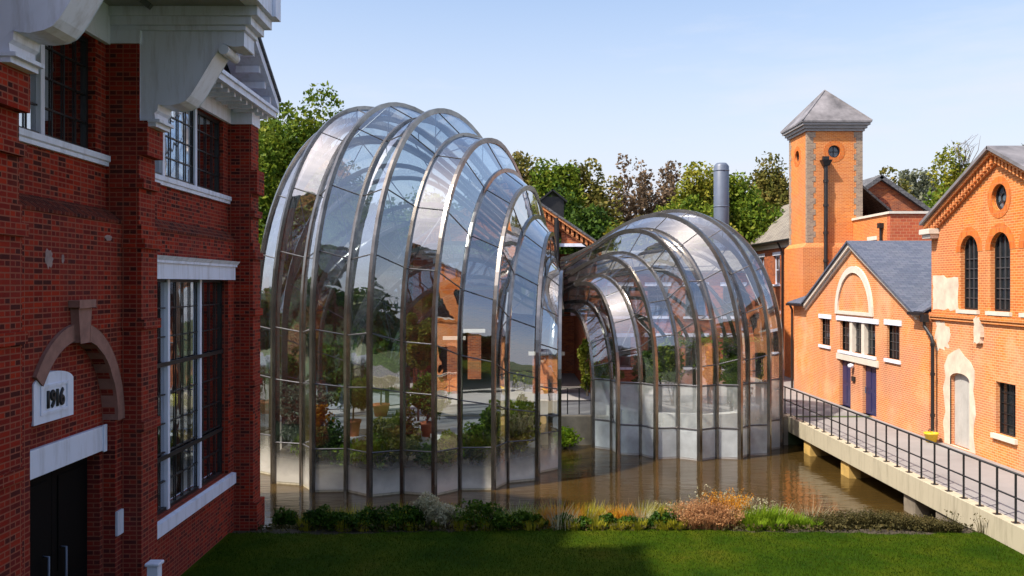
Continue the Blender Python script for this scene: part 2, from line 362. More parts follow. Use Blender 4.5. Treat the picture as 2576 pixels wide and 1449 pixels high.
# ------------------------------------------------------------------ foliage helpers
def quads_mesh(name, V, mat, parent=None, tri=False):
    """V: (n,k,3) array of separate small faces in world coordinates."""
    n, k, _ = V.shape; me = bpy.data.meshes.new(name)
    off = np.array(wloc(parent)) if parent is not None else np.zeros(3)
    me.vertices.add(n * k); me.vertices.foreach_set('co', (V - off).astype(np.float32).ravel())
    me.loops.add(n * k); me.loops.foreach_set('vertex_index', np.arange(n * k, dtype=np.int32))
    me.polygons.add(n); me.polygons.foreach_set('loop_start', np.arange(0, n * k, k, dtype=np.int32)); me.polygons.foreach_set('loop_total', np.full(n, k, dtype=np.int32))
    me.update(calc_edges=True); me.materials.append(mat)
    return link_mesh(name, me, parent)
def unit(a): return a / np.maximum(np.linalg.norm(a, axis=-1, keepdims=True), 1e-9)
def leaves(C, size, rng, up=.35, aspect=.6):
    n = len(C); nrm = unit(rng.normal(size=(n, 3)) + np.array([0, 0, up])); a = unit(np.cross(nrm, rng.normal(size=(n, 3)))); b = np.cross(nrm, a)
    s = size * rng.uniform(.6, 1.35, (n, 1))
    fold = nrm * s * .18
    return np.stack([C - a * s, C + b * s * aspect - fold, C + a * s, C - b * s * aspect - fold], 1)
def crown_points(c, rx, ry, rz, n, rng, nclump=40, clump=.26, hollow=.25, bottom=.6):
    d = unit(rng.normal(size=(nclump, 3))); rad = rng.uniform(hollow, 1., (nclump, 1)) ** .7
    d[:, 2] = np.where(d[:, 2] < 0, d[:, 2] * bottom, d[:, 2])
    lump = 1 + .16 * np.sin(d[:, :1] * 4.1 + rng.uniform(0, 6)) + .12 * np.sin(d[:, 1:2] * 5.3 + rng.uniform(0, 6))
    cc = d * rad * lump * np.array([rx, ry, rz]) * (1 - clump * .6)
    k = rng.integers(0, nclump, n); cr = clump * rng.uniform(.6, 1.35, (nclump, 1))
    e = unit(rng.normal(size=(n, 3))) * rng.uniform(.35, 1.05, (n, 1)) ** .6
    e[:, 2] *= .75
    p = cc[k] + e * cr[k] * np.array([rx, ry, (rx + rz) * .5])
    return p + np.array(c), cc + np.array(c)
def tree(name, label, x, y, z0, ztop, w, mat, n=4200, leaf=.17, crown_z=None, seed=1, group=None, cat='tree', nclump=95, clump=.27, limbs=9, trunk_r=.22, bottom=.7):
    rng = np.random.default_rng(seed); root = thing(name, label, cat, (x, y, z0), group)
    zb = crown_z if crown_z is not None else z0 + (ztop - z0) * .25
    cz = (zb + ztop) / 2; rz = (ztop - zb) / 2
    n = int(n * 5.2); leaf *= .84
    P, cc = crown_points((x, y, cz), w / 2, w / 2, rz * 1.04, n, rng, nclump, clump, bottom=bottom)
    quads_mesh('crown', leaves(P, leaf, rng), mat, root)
    t = MB(); lean = rng.normal(size=2) * .12 * (ztop - z0) * .15
    path = [(x + lean[0] * f, y + lean[1] * f, z0 + (cz + rz * .45 - z0) * f) for f in (0, .25, .5, .75, 1)]
    t.tube(path, [trunk_r, trunk_r * .8, trunk_r * .62, trunk_r * .42, trunk_r * .15], 7); t.build('trunk', M['bark'], root, True)
    l = MB()
    for k in rng.choice(len(cc), min(limbs, len(cc)), replace=False):
        f = rng.uniform(.35, .85); a = Vector((x + lean[0] * f, y + lean[1] * f, z0 + (cz + rz * .45 - z0) * f)); b = Vector(cc[k])
        mid = (a + b) / 2 + Vector((0, 0, .15 * (b - a).length)); l.tube([a, mid, b], [trunk_r * .4, trunk_r * .25, trunk_r * .08], 5)
    l.build('limbs', M['bark'], root, True)
    return root
def blades(cx, cy, cz, n, h, spread, rng, w=.012, lean=.5, hvar=.35):
    a = rng.uniform(0, 2 * math.pi, n); r = spread * np.sqrt(rng.uniform(0, 1, n)) * .55
    b = np.stack([cx + r * np.cos(a), cy + r * np.sin(a), np.full(n, cz)], 1)
    hh = h * rng.uniform(1 - hvar, 1.05, n); out = np.stack([np.cos(a), np.sin(a), np.zeros(n)], 1)
    ln = (lean * rng.uniform(.2, 1, n) * hh)[:, None]; up = np.array([0, 0, 1.]) * hh[:, None]
    side = np.stack([-np.sin(a + .6), np.cos(a + .6), np.zeros(n)], 1) * w
    m = b + up * .6 + out * ln * .35; t = b + up + out * ln
    return np.concatenate([np.stack([b - side, b + side, m + side * .8, m - side * .8], 1), np.stack([m - side * .8, m + side * .8, t + side * .15, t - side * .15], 1)], 0)
#__PART2__
# ------------------------------------------------------------------ setting
g = MB()
prof = [(-400, -.56), (20.7, -.56), (22.9, -1.5), (24, -1.7), (34.6, -1.7), (34.62, -.008), (500, -.008)]
for (a, za), (b, zb) in zip(prof[:-1], prof[1:]): g.face([(-400, a, za), (400, a, za), (400, b, zb), (-400, b, zb)])
tag(g.build('ground', M['ground']), 'ground sheet of banks, river bed and far land', kind='structure')
bk = MB()
for (a, za), (b, zb) in (((20.15, -.55), (20.7, -.55)), ((20.7, -.55), (22.9, -1.49)), ((22.9, -1.49), (23.9, -1.68))): bk.face([(-6.6, a, za), (11.05, a, za), (11.05, b, zb), (-6.6, b, zb)])
tag(bk.build('river_bank', M['soil']), 'dark soil bank between lawn and water', kind='structure')
w = MB(); w.face([(-60, 21.4, -1.1), (60, 21.4, -1.1), (60, 34.61, -1.1), (-60, 34.61, -1.1)])
tag(w.build('water', M['water']), 'murky brown river water around the glasshouses', kind='structure')
p = MB(); p.face([(-8, 34.9, 0), (40, 34.9, 0), (40, 62, 0), (-8, 62, 0)])
tag(p.build('pavement', M['paving']), 'grey paved yard behind the glasshouses', kind='structure')
def lawn_edge(x): return 20.35 + .20 * math.sin(x * .45 + .6) + .05 * math.sin(x * 1.9) + .035 * math.sin(x * 6.3 + 1) + .03 * math.sin(x * 14.1) + .02 * math.sin(x * 31)
l = MB(); xs = [-6.62 + k * (17.6 / 260) for k in range(261)]
for a, b in zip(xs[:-1], xs[1:]): l.face([(a, -40, -.5), (b, -40, -.5), (b, lawn_edge(b), -.5), (a, lawn_edge(a), -.5)])
tag(l.build('lawn', M['lawn']), 'mown green lawn along the river bank', kind='structure')
rng = np.random.default_rng(3); n = 60000
bx = rng.uniform(-6.5, 10.95, n); by = rng.uniform(16.4, 20.5, n); keep = by < np.array([lawn_edge(v) for v in bx]) + .06; bx, by = bx[keep], by[keep]; n = len(bx)
th = rng.uniform(0, 6.28, n); hh = rng.uniform(.02, .055, n); side = np.stack([np.cos(th), np.sin(th), 0 * th], 1) * .006
base = np.stack([bx, by, np.full(n, -.502)], 1); tip = base + np.stack([rng.normal(0, .018, n), rng.normal(0, .018, n), hh], 1)
tag(quads_mesh('lawn_grass', np.stack([base - side, base + side, tip], 1), M['lawn_blade']), 'short mown grass blades of the lawn', 'grass', kind='stuff')
qw = MB(); qw.box(-14, 10.99, 34.5, 34.9, -1.75, .04)
tag(qw.build('quay_wall', M['concrete_dark']), 'low dark concrete quay wall behind the glasshouses', 'wall')

# ------------------------------------------------------------------ left building
B = thing('brick_factory', 'dark red brick building with white eaves brackets and an arched black doorway', 'building', (-6.7, 14, -.6))
wl = MB()
wl.facade(rect(-12, 21.19, 6.3, 9.5), [rect(11.25, 14.04, 7.45, 9.27), rect(15.4, 20.25, 7.4, 9.1)], 'x', -6.75, -7.15)
wl.facade(rect(10.9, 14.4, -.62, 6.3), [arch(11.67, 14.17, -.61, 4.48, rz=1.40)], 'x', -6.49, -6.97)
wl.facade(rect(15.05, 20.6, -.62, 6.3), [rect(15.5, 20.15, .9, 5.4)], 'x', -6.60, -7.0)
wl.facade(arch(11.6, 14.24, -.62, 4.56), [rect(11.9, 14.08, -.61, 2.6)], 'x', -6.70, -6.965)
wl.box(-6.9, -6.5, -12, 10.2, -.62, 6.3)
wl.box(-18, -6.78, 20.85, 21.18, -.6, 9.5); wl.box(-18.3, -18, -12, 21.18, -.6, 9.5); wl.box(-18, -6.78, -12.3, -12, -.6, 9.5)
wl.prism([(-6.8, 9.5), (-12.4, 14.4), (-18, 9.5)], 'y', 20.9, 21.15)
wl.build('wall', M['brick_red'], B)
lg = MB()
for d, a, b in ((-6.47, 10.9, 14.4), (-6.58, 15.05, 20.6)): lg.prism([(-6.76, 6.3), (d, 6.3), (d, 6.35), (-6.76, 6.56)], 'y', a, b)
lg.build('brick_ledge', M['brick_dark'], B)
for a, b in ((10.2, 10.9), (14.4, 15.05), (20.6, 21.2)):
    q = MB()
    q.box(-6.76, -6.16, a, b, -.6, 6.3); q.box(-6.76, -6.2, a, b, 6.3, 7.45); q.box(-6.76, -6.06, a, b, 7.45, 8.02); q.box(-6.76, -6.2, a, b, 8.02, 9.3 if b < 20 else 9.1)
    for zc, dx in ((2.85, .05), (4.55, .06), (5.9, .07), (6.9, .05)): q.box(-6.7, -6.16 + dx, a - .02, b + .02, zc, zc + .16)
    q.box(-6.76, -6.06, a - .03, b + .03, -.6, .1)
    q.build('pier', M['brick_red'], B)
# arch ring, keystone, lintel
ar = MB(); C0, ZC = 12.92, 3.08
nA = 22
AE = R(144)
ring = [(C0 + 1.48 * math.cos(AE * k / nA), ZC + 1.64 * math.sin(AE * k / nA)) for k in range(nA + 1)] + [(C0 + 1.245 * math.cos(AE * k / nA), ZC + 1.395 * math.sin(AE * k / nA)) for k in range(nA, -1, -1)]
ar.prism(ring, 'x', -6.44, -6.69); ar.build('door_arch', M['brownstone'], B, bevel=.01)
ks = MB(); ks.prism([(C0 - .13, 4.43), (C0 + .13, 4.43), (C0 + .19, 4.95), (C0 - .19, 4.95)], 'x', -6.36, -6.6); ks.prism([(C0 - .24, 4.953), (C0 + .24, 4.953), (C0 + .24, 5.06), (C0 - .24, 5.06)], 'x', -6.32, -6.6)
ks.build('keystone', M['brownstone'], B, bevel=.012)
li = MB(); li.box(-6.63, -6.72, 11.86, 14.13, 2.6, 3.0); li.box(-6.60, -6.64, 14.04, 14.14, 2.58, 3.02); li.build('door_lintel', M['white'], B, bevel=.01)
for a, b, hy in ((11.9, 12.985, 12.72), (12.995, 14.08, 13.22)):
    d = MB(); d.box(-6.95, -6.90, a, b, -.55, 2.6)
    for z0, z1 in ((-.3, .75), (.95, 2.4)): d.box(-6.90, -6.88, a + .15, b - .15, z0, z1)
    do = d.build('door', M['blackpaint'], B, bevel=.006)
    h = MB(); h.tube([(-6.88, hy, 1.3), (-6.80, hy, 1.3), (-6.80, hy, .3), (-6.88, hy, .3)], .018, 8); h.build('handle', M['steel'], do, True)
def blot(u0, u1, z0, z1, d, mat, seed):
    r = random.Random(seed); n = 22; pts = [((u0 + u1) / 2 + (u1 - u0) / 2 * math.cos(2 * math.pi * k / n) * r.uniform(.7, 1.1), (z0 + z1) / 2 + (z1 - z0) / 2 * math.sin(2 * math.pi * k / n) * r.uniform(.7, 1.1)) for k in range(n)]
    m = MB(); m.prism(pts, 'x', d, d - .02); m.build('mortar_patch', mat, B)
M['patch'] = simple('grey_mortar_smear', (.30, .21, .20), .9, var=.35, nscale=7)
blot(12.02, 12.25, 5.52, 5.80, -6.485, M['patch'], 2); blot(12.48, 12.56, 5.60, 5.74, -6.485, M['patch'], 3); blot(13.8, 14.05, 6.0, 6.1, -6.485, M['patch'], 5)
# windows
def factory_window(u0, u1, z0, z1, d, nx, nz, mull, wall):
    wo = window(B, 'x', wall, -1, u0, u1, z0, z1, nx, nz, M['black'], M['black'], M['pane_clear'], recess=wall - d, fw=.06, bw=.024)
    for u in mull: MB().box(d + .03, d - .05, u - .055, u + .055, z0 + .002, z1 - .002).build('mullion', M['white'], wo, bevel=.008)
    return wo
f1 = factory_window(11.25, 14.04, 7.45, 9.27, -6.87, 8, 4, [12.64], -6.75)
f2 = factory_window(15.4, 20.25, 7.4, 9.1, -6.84, 12, 4, [16.96, 18.70], -6.75)
f3 = factory_window(15.5, 20.15, .9, 5.4, -6.74, 12, 8, [16.96, 18.70], -6.60)
tb = MB(); [tb.box(-6.735, -6.70, 15.55, 20.1, z - .04, z + .04) for z in (1.95, 3.75)]; tb.build('transom', M['black'], f3)
for f, d, a, b, z in ((f1, -6.75, 10.92, 14.36, 7.45), (f2, -6.75, 15.07, 20.56, 7.4)):
    s = MB(); s.prism([(d - .1, z), (d + .1, z - .03), (d + .1, z - .12), (d + .07, z - .14), (d + .07, z - .2), (d - .1, z - .2)], 'y', a, b); s.build('sill', M['white'], f)
s = MB(); s.prism([(-6.72, .9), (-6.50, .86), (-6.50, .62), (-6.72, .62)], 'y', 15.1, 20.42); s.build('sill', M['white'], f3)
s = MB(); s.box(-6.62, -6.50, 15.07, 20.37, 5.4, 5.70); s.box(-6.62, -6.46, 15.07, 20.39, 5.70, 5.75); s.prism([(-6.62, 5.75), (-6.46, 5.75), (-6.40, 5.83), (-6.62, 5.83)], 'y', 15.07, 20.42)
s.build('lintel', M['white'], f3)
# white eaves work
fr = MB(); fr.box(-6.66, -6.747, 10.92, 14.38, 9.27, 9.95); fr.box(-6.66, -6.747, 15.07, 20.58, 9.1, 9.45)
for a, b, zz in ((10.2, 10.9, 9.3), (14.4, 15.05, 9.3), (20.6, 21.2, 9.1)): fr.box(-6.765, -6.17, a - .02, b + .02, zz, 9.52 if b < 20 else 9.45)
fr.build('frieze', M['white'], B, bevel=.008)
CON = [(-6.2, 9.52), (-6.2, 8.05), (-5.96, 8.05), (-5.96, 8.16), (-5.91, 8.20), (-5.90, 8.30), (-5.72, 8.29), (-5.55, 8.31), (-5.44, 8.36), (-5.36, 8.45), (-5.25, 8.62), (-5.12, 8.84), (-5.0, 9.04), (-4.92, 9.17), (-4.86, 9.26), (-4.80, 9.31), (-4.72, 9.29), (-4.64, 9.27), (-4.47, 9.27), (-4.47, 9.52)]
for a in (10.27, 14.45):
    c = MB(); c.prism(CON, 'y', a, a + .56); co = c.build('eaves_bracket', M['white'], B, bevel=.012)
    k = MB(); k.box(-6.19, -5.86, a - .04, a + .60, 8.0, 8.05); k.box(-6.19, -5.93, a - .02, a + .58, 7.93, 8.0); k.build('bracket_foot', M['white'], co); k = MB()
    k.tube([(-4.80, a - .03, 9.21), (-4.80, a + .59, 9.21)], .085, 14); k.build('scroll', M['white'], co)
    m = MB(); m.box(-6.75, -4.42, a - .06, a + .62, 9.52, 9.60); m.box(-6.75, -4.32, a - .10, a + .66, 9.60, 9.74); m.box(-6.75, -4.2, a - .15, a + .72, 9.74, 9.90)
    m.build('bracket_cap', M['white'], B, bevel=.01)
cp = MB(); cp.box(-6.7, -4.42, 9.9, 15.1, 9.903, 10.3); cp.build('eaves_shade_canopy', M['trim_grey'], B)  # grey paints its shaded side; unseen run added to even the lawn shadow
cb = MB(); cb.box(-4.41, -4.12, -12, 14.89, 9.903, 10.3); cb.box(-4.41, -4.06, 14.9, 15.22, 9.903, 10.42); cb.build('eaves_shade_fascia', M['white'], B)  # only the far end shows; long run added for a straight lawn shadow
pe = MB()
pe.box(-6.66, -5.93, 15.15, 21.55, 9.45, 9.50); pe.box(-5.93, -5.87, 15.15, 21.6, 9.43, 9.56); pe.box(-5.95, -5.82, 15.15, 21.62, 9.56, 9.64)
AP = 18.3
pe.prism([(14.9, 9.66), (AP, 11.72), (21.75, 9.66), (21.75, 9.86), (AP, 11.95), (14.9, 9.86)], 'x', -6.7, -5.85)
k = 15.35
while k < 21.4: pe.box(-6.55, -6.0, k, k + .11, 9.36, 9.448); k += .42
k = .35
while k < 3.4:
    zz = 11.72 - (2.06 / 3.42) * k
    for sgn in (-1, 1): pe.box(-6.5, -5.95, AP + sgn * k - .06, AP + sgn * k + .06, zz - .14, zz + .02)
    k += .45
pe.build('pediment', M['white'], B)
t = MB(); t.prism([(15.1, 9.52), (21.4, 9.52), (AP, 11.7)], 'x', -6.72, -6.95); t.build('pediment_brick', M['brick_red'], B)
rf = MB(); rf.slab([(-5.9, -12, 9.92), (-5.9, 15.0, 9.92), (-12.4, 15.0, 14.8), (-12.4, -12, 14.8)], .12); rf.slab([(-12.4, -12, 14.8), (-12.4, 21.6, 14.8), (-18.9, 21.6, 9.92), (-18.9, -12, 9.92)], .12)  # main slopes out of view, added for shadow; ridge raised to shade the lawn
rf.slab([(-7, 15.0, 10.56), (-7, 21.6, 10.56), (-12.4, 21.6, 14.8), (-12.4, 15.0, 14.8)], .12)
rf.prism([(14.9, 9.87), (AP, 11.96), (21.78, 9.87), (21.78, 9.95), (AP, 12.05), (14.9, 9.95)], 'x', -11.5, -5.8)
rf.build('roof', M['slate'], B)
# plaque, plate, bollard, lamp
PQ = thing('date_plaque', 'white arched 1916 date plaque on brick above the black doorway', 'sign', (-6.68, 12.6, 3.4))
pb = MB(); a, b = 11.72, 12.78
top = [(b, 3.94)] + [((a + b) / 2 + .54 * math.cos(R(t)), 3.90 + .17 * math.sin(R(t))) for t in range(12, 170, 12)] + [(a, 3.94)]
pb.prism([(a, 3.38), (b, 3.38)] + top, 'x', -6.468, -6.72); po = pb.build('panel', M['white'], PQ, bevel=.01)
fm = MB(); fm.facade(rect(a + .16, b - .16, 3.49, 3.90), [rect(a + .20, b - .20, 3.53, 3.86)], 'x', -6.453, -6.470); fm.build('moulding', M['white'], PQ)
tc = bpy.data.curves.new('num', 'FONT'); tc.body = '1916'; tc.size = .33; tc.extrude = .008; tc.bevel_depth = .011; tc.bevel_resolution = 0; tc.space_character = .95; tc.align_x = 'CENTER'
to = bpy.data.objects.new('num', tc); COL.objects.link(to); dg = bpy.context.evaluated_depsgraph_get()
me = bpy.data.meshes.new_from_object(to.evaluated_get(dg)); bpy.data.objects.remove(to)
co = np.array([v.co[:] for v in me.vertices]); V = np.stack([-6.458 + co[:, 2] - (-6.68), 12.25 + co[:, 0] * .78 - 12.6, 3.58 + co[:, 1] - 3.4], 1)
me.vertices.foreach_set('co', V.astype(np.float32).ravel()); me.materials.clear(); me.materials.append(M['numeral']); me.update()
link_mesh('lettering', me, PQ)
sp = MB(); sp.box(-6.44, -6.485, 14.16, 14.38, 1.18, 1.58)
tag(sp.build('wall_plate', M['white'], bevel=.006), 'small blank white plate on the brick pier beside the black doorway', 'sign')
bo = thing('bollard', 'pale grey square post on the lawn by the brick pier', 'bollard', (-5.88, 14.25, -.5))
MB().box(-5.97, -5.79, 14.16, 14.34, -.5, .68).build('post', M['white'], bo, bevel=.01); MB().box(-6.0, -5.76, 14.13, 14.37, .682, .74).build('cap', M['white'], bo, bevel=.02)
lp = thing('pendant_lamp', 'lit yellow lamp inside the tall factory window', 'lamp', (-7.5, 19.1, 2.75))
MB().box(-7.6, -7.4, 18.98, 19.22, 2.62, 2.88).build('lamp_shade', M['glow'], lp, bevel=.03); MB().tube([(-7.5, 19.1, 2.88), (-7.5, 19.1, 6.0)], .012, 6).build('cord', M['black'], lp)

# ------------------------------------------------------------------ right gable hall
H = thing('gabled_hall', 'tall orange brick gabled hall with a round window above narrow arched windows', 'building', (14.45, 25.6, 0))
HX = 14.45
arw = [(26.87, 27.93), (25.13, 26.19), (23.39, 24.45)]
up = MB(); up.facade([(21.2, 4.35), (29.85, 4.35), (29.85, 7.3), (25.75, 9.2), (21.2, 7.1)], [arch(a, b, 4.49, 6.85) for a, b in arw] + [circ(25.7, 7.88, .40)], 'x', HX, HX + .4)
up.build('wall', M['brick_orange'], H)
lo = MB(); lo.facade(rect(21.2, 29.85, -1.8, 4.1), [arch(27.40, 28.62, 0.0, 2.42, rz=.22), rect(24.9, 25.92, .85, 2.40)], 'x', HX + .02, HX + .42)
lo.box(HX + .42, 34, 29.5, 29.84, -1.8, 7.2); lo.box(HX + .42, 34, 21.2, 21.5, -1.8, 7.1); lo.box(33.7, 34, 21.5, 29.5, -1.8, 7.2); lo.build('lower_wall', M['brick_wash'], H)
sc = MB(); sc.box(HX - .05, HX + .4, 21.2, 29.85, 4.1, 4.2); sc.box(HX - .09, HX + .4, 21.2, 29.85, 4.2, 4.34); sc.build('string_course', M['brick_orange'], H)
M['arch_brick'] = brick('arch_brick', [(0, (.52, .11, .02)), (1, (.66, .19, .035))], (.5, .2, .08), wfac=.25, squash=1, width=.08, row=.22)
for a, b in arw:
    c = (a + b) / 2; zs = 6.85 - (b - a) / 2; s = MB(); ro = .53 + .26
    s.prism([(c + ro * math.cos(math.pi * k / 16), zs + ro * math.sin(math.pi * k / 16)) for k in range(17)] + [(c + .528 * math.cos(math.pi * k / 16), zs + .528 * math.sin(math.pi * k / 16)) for k in range(16, -1, -1)], 'x', HX - .012, HX + .1)
    s.build('arch_surround', M['arch_brick'], H)
    wn = MB(); wn.facade(arch(a, b, 4.49, 6.85), [arch(a + .06, b - .06, 4.55, 6.79)], 'x', HX + .14, HX + .22); wo = wn.build('window', M['black'], H)
    g = MB(); g.facade(arch(a + .03, b - .03, 4.52, 6.82), [], 'x', HX + .19, HX + .20); g.build('pane', M['pane_dark'], wo)
    br = MB()
    for k in range(1, 4):
        u = a + (b - a) * k / 4; zt = zs + math.sqrt(max(0, .47 ** 2 - (u - c) ** 2)); br.box(HX + .15, HX + .185, u - .016, u + .016, 4.55, zt)
    for k in range(1, 6): br.box(HX + .153, HX + .183, a + .06, b - .06, 4.55 + k * .31 - .012, 4.55 + k * .31 + .012)
    br.build('glazing_bars', M['bar'], wo)
    MB().box(HX - .10, HX + .14, a - .1, b + .1, 4.37, 4.487).build('sill', M['cream'], wo)
s = MB(); s.facade(circ(25.7, 7.88, .62), [circ(25.7, 7.88, .398)], 'x', HX - .012, HX + .1); s.build('arch_surround', M['arch_brick'], H)
wn = MB(); wn.facade(circ(25.7, 7.88, .40), [circ(25.7, 7.88, .345)], 'x', HX + .12, HX + .2); wn.facade(circ(25.7, 7.88, .15), [circ(25.7, 7.88, .12)], 'x', HX + .13, HX + .17)
for k in range(6):
    t = R(60 * k + 30); wn.tube([(HX + .15, 25.7 + .13 * math.cos(t), 7.88 + .13 * math.sin(t)), (HX + .15, 25.7 + .36 * math.cos(t), 7.88 + .36 * math.sin(t))], .016, 5)
wo = wn.build('round_window', M['black'], H); g = MB(); g.facade(circ(25.7, 7.88, .38), [], 'x', HX + .175, HX + .185); g.build('pane', M['pane_blue'], wo)
window(H, 'x', HX + .02, 1, 24.9, 25.92, .85, 2.40, 3, 5, M['black'], M['black'], M['pane_dark'], recess=.12, sill=(.10, .12, .14), smat=M['cream'])
dr = MB()
for k in range(3): dr.box(HX + .16, HX + .20, 27.42 + k * .40, 27.42 + k * .40 + .385, 0.02, 2.40)
dr.box(HX + .20, HX + .24, 27.39, 28.63, 0.003, 2.418); dr.build('door', M['door_grey'], H, bevel=.01)
# plaster patches and quoin scar
def ragged(u0, u1, z0, z1, seed, j=.09):
    r = random.Random(seed); pts = []
    for (a, b, c, d) in ((u0, z0, u1, z0), (u1, z0, u1, z1), (u1, z1, u0, z1), (u0, z1, u0, z0)):
        for k in range(7): t = k / 7; pts.append((a + (c - a) * t + r.uniform(-j, j), b + (d - b) * t + r.uniform(-j, j)))
    return pts
pp = MB(); pp.prism(ragged(28.05, 29.72, 4.46, 5.55, 3, .06), 'x', HX - .006, HX + .05); pp.build('plaster_patch', M['plaster'], H)
pp = MB(); pp.facade([(27.05, -.0), (29.0, 0)] + [(29.0 + .1 * math.sin(k * 2.1), .3 + k * .38) for k in range(7)] + [(28.75, 2.95), (28.4, 3.1), (28.05, 3.22), (27.7, 3.0), (27.35, 2.85), (27.1, 2.6)] + [(27.1 + .08 * math.sin(k * 1.7), 2.3 - k * .36) for k in range(6)], [arch(27.40, 28.62, .02, 2.42, rz=.22)], 'x', HX + .012, HX + .06); pp.build('plaster_patch', M['plaster'], H)
pp = MB(); pp.prism(ragged(28.7, 29.6, 3.1, 3.95, 5, .12), 'x', HX + .013, HX + .06); pp.build('plaster_patch', M['plaster'], H)
pp = MB(); pp.prism(ragged(26.6, 26.95, 3.5, 4.28, 9, .05), 'x', HX - .097, HX + .06); pp.build('plaster_patch', M['plaster'], H)
# roof and dentilled verge
rf = MB(); rf.slab([(14.1, 30.05, 7.42), (14.1, 25.75, 9.42), (34, 25.75, 9.42), (34, 30.05, 7.42)], .1); rf.slab([(14.1, 25.75, 9.42), (14.1, 21.0, 7.2), (34, 21.0, 7.2), (34, 25.75, 9.42)], .1); rf.build('roof', M['lead'], H)
ve = MB()
for (ya, za, yb, zb) in ((29.95, 7.33, 25.75, 9.30), (21.1, 7.13, 25.75, 9.30)):
    dy, dz = yb - ya, zb - za; L = math.hypot(dy, dz); sg = 1
    ve.hexa([(14.2, ya, za - .12), (14.2, yb, zb - .12), (HX + .05, yb, zb - .12), (HX + .05, ya, za - .12)], [(14.2, ya, za), (14.2, yb, zb), (HX + .05, yb, zb), (HX + .05, ya, za)])
    ve.hexa([(14.36, ya, za - .42), (14.36, yb, zb - .42), (HX + .05, yb, zb - .42), (HX + .05, ya, za - .42)], [(14.36, ya, za - .36), (14.36, yb, zb - .36), (HX + .05, yb, zb - .36), (HX + .05, ya, za - .36)])
    nD = int(L / .2)
    for k in range(nD):
        t = (k + .3) / nD; y = ya + dy * t; z = za + dz * t; hw = .05 * (1 if dy > 0 else -1); h2 = hw * dz / dy
        ve.hexa([(14.28, y - hw, z - .36 - h2), (14.28, y + hw, z - .36 + h2), (HX + .05, y + hw, z - .36 + h2), (HX + .05, y - hw, z - .36 - h2)], [(14.28, y - hw, z - .12 - h2), (14.28, y + hw, z - .12 + h2), (HX + .05, y + hw, z - .12 + h2), (HX + .05, y - hw, z - .12 - h2)])
ve.build('verge', M['brick_orange'], H)
kn = MB(); kn.box(14.08, HX + .05, 29.3, 30.0, 7.0, 7.18); kn.box(14.16, HX + .05, 29.36, 29.93, 6.86, 7.0); kn.build('kneeler', M['cream'], H, bevel=.015)

# ------------------------------------------------------------------ arch building
A = thing('pump_house', 'low orange brick house with white blind arch in its gable and slate blue roof', 'building', (14.4, 36.6, 0))
AX = 14.40
wr = [(39.25, 40.45, 2.5, 3.72), (32.2, 33.3, 2.46, 3.75)]
aw = MB(); aw.facade([(29.9, -1.8), (44.3, -1.8), (44.3, 4.3), (42.2, 4.3), (36.6, 6.95), (30.8, 4.3), (29.9, 4.3)],
          [rect(a, b, c, d) for a, b, c, d in wr] + [rect(34.35, 38.05, 2.42, 3.72), rect(36.85, 38.1, 0, 2.02), rect(34.25, 35.6, 0, 2.02)], 'x', AX, AX + .35)
aw.box(AX + .35, 26, 43.96, 44.29, -1.8, 4.3); aw.box(25.7, 26, 30, 43.96, -1.8, 4.3)
aw.build('wall', M['brick_wash'], A)
for a, b, c, d in wr: window(A, 'x', AX, 1, a, b, c, d, 4, 4, M['blackpaint'], M['bar'], M['pane_dark'], recess=.1, bw=.018, fw=.035, sill=(.07, .12, .13), lintel=(.04, .18, .2))
w3 = window(A, 'x', AX, 1, 34.35, 38.05, 2.42, 3.72, 12, 4, M['blackpaint'], M['bar'], M['pane_dark'], recess=.12, bw=.018, fw=.035, sill=(.07, .12, .12), lintel=(.05, .35, .2))
for u in (35.58, 36.82): MB().box(AX - .004, AX + .2, u - .15, u + .15, 2.425, 3.715).build('mullion', M['cream'], w3)
ag = MB(); n = 24; Rm = 1.95; zc = 4.15
ag.prism([(36.5 + 1.98 * math.cos(math.pi * k / n), zc + 1.92 * math.sin(math.pi * k / n)) for k in range(n + 1)] + [(36.5 + 1.68 * math.cos(math.pi * k / n), zc + 1.64 * math.sin(math.pi * k / n)) for k in range(n, -1, -1)], 'x', AX - .07, AX + .02)
ag.box(AX - .07, AX + .02, 34.5, 38.5, 4.0, 4.148); ag.build('blind_arch', M['cream'], A, bevel=.012)
dl = MB(); dl.box(AX - .06, AX + .12, 34.0, 38.35, 2.025, 2.27); dl.build('door_lintel', M['cream'], A)
for a, b, hy in ((36.85, 38.1, 36.98), (34.25, 35.6, 35.45)):
    d = MB(); d.box(AX + .14, AX + .2, a, b, .01, 2.02)
    for z0, z1 in ((.15, .9), (1.05, 1.9)):
        for q in (0, 1): d.box(AX + .125, AX + .14, a + .12 + q * (b - a) / 2, a + (b - a) / 2 - .1 + q * (b - a) / 2, z0, z1)
    do = d.build('door', M['navy'], A); hb = MB(); hb.tube([(AX + .1, hy, 1.1), (AX + .06, hy, 1.1), (AX + .06, hy, .85), (AX + .1, hy, .85)], .02, 6); hb.build('handle', M['steel'], do)
vr = MB()
for ya, za, yb, zb in ((42.35, 4.28, 36.6, 7.02), (30.65, 4.28, 36.6, 7.02)):
    vr.hexa([(14.2, ya, za - .14), (14.2, yb, zb - .14), (AX + .05, yb, zb - .14), (AX + .05, ya, za - .14)], [(14.2, ya, za + .02), (14.2, yb, zb + .02), (AX + .05, yb, zb + .02), (AX + .05, ya, za + .02)])
    vr.hexa([(14.3, ya, za - .26), (14.3, yb, zb - .26), (AX + .05, yb, zb - .26), (AX + .05, ya, za - .26)], [(14.3, ya, za - .16), (14.3, yb, zb - .16), (AX + .05, yb, zb - .16), (AX + .05, ya, za - .16)])
vr.build('verge', M['cream'], A)
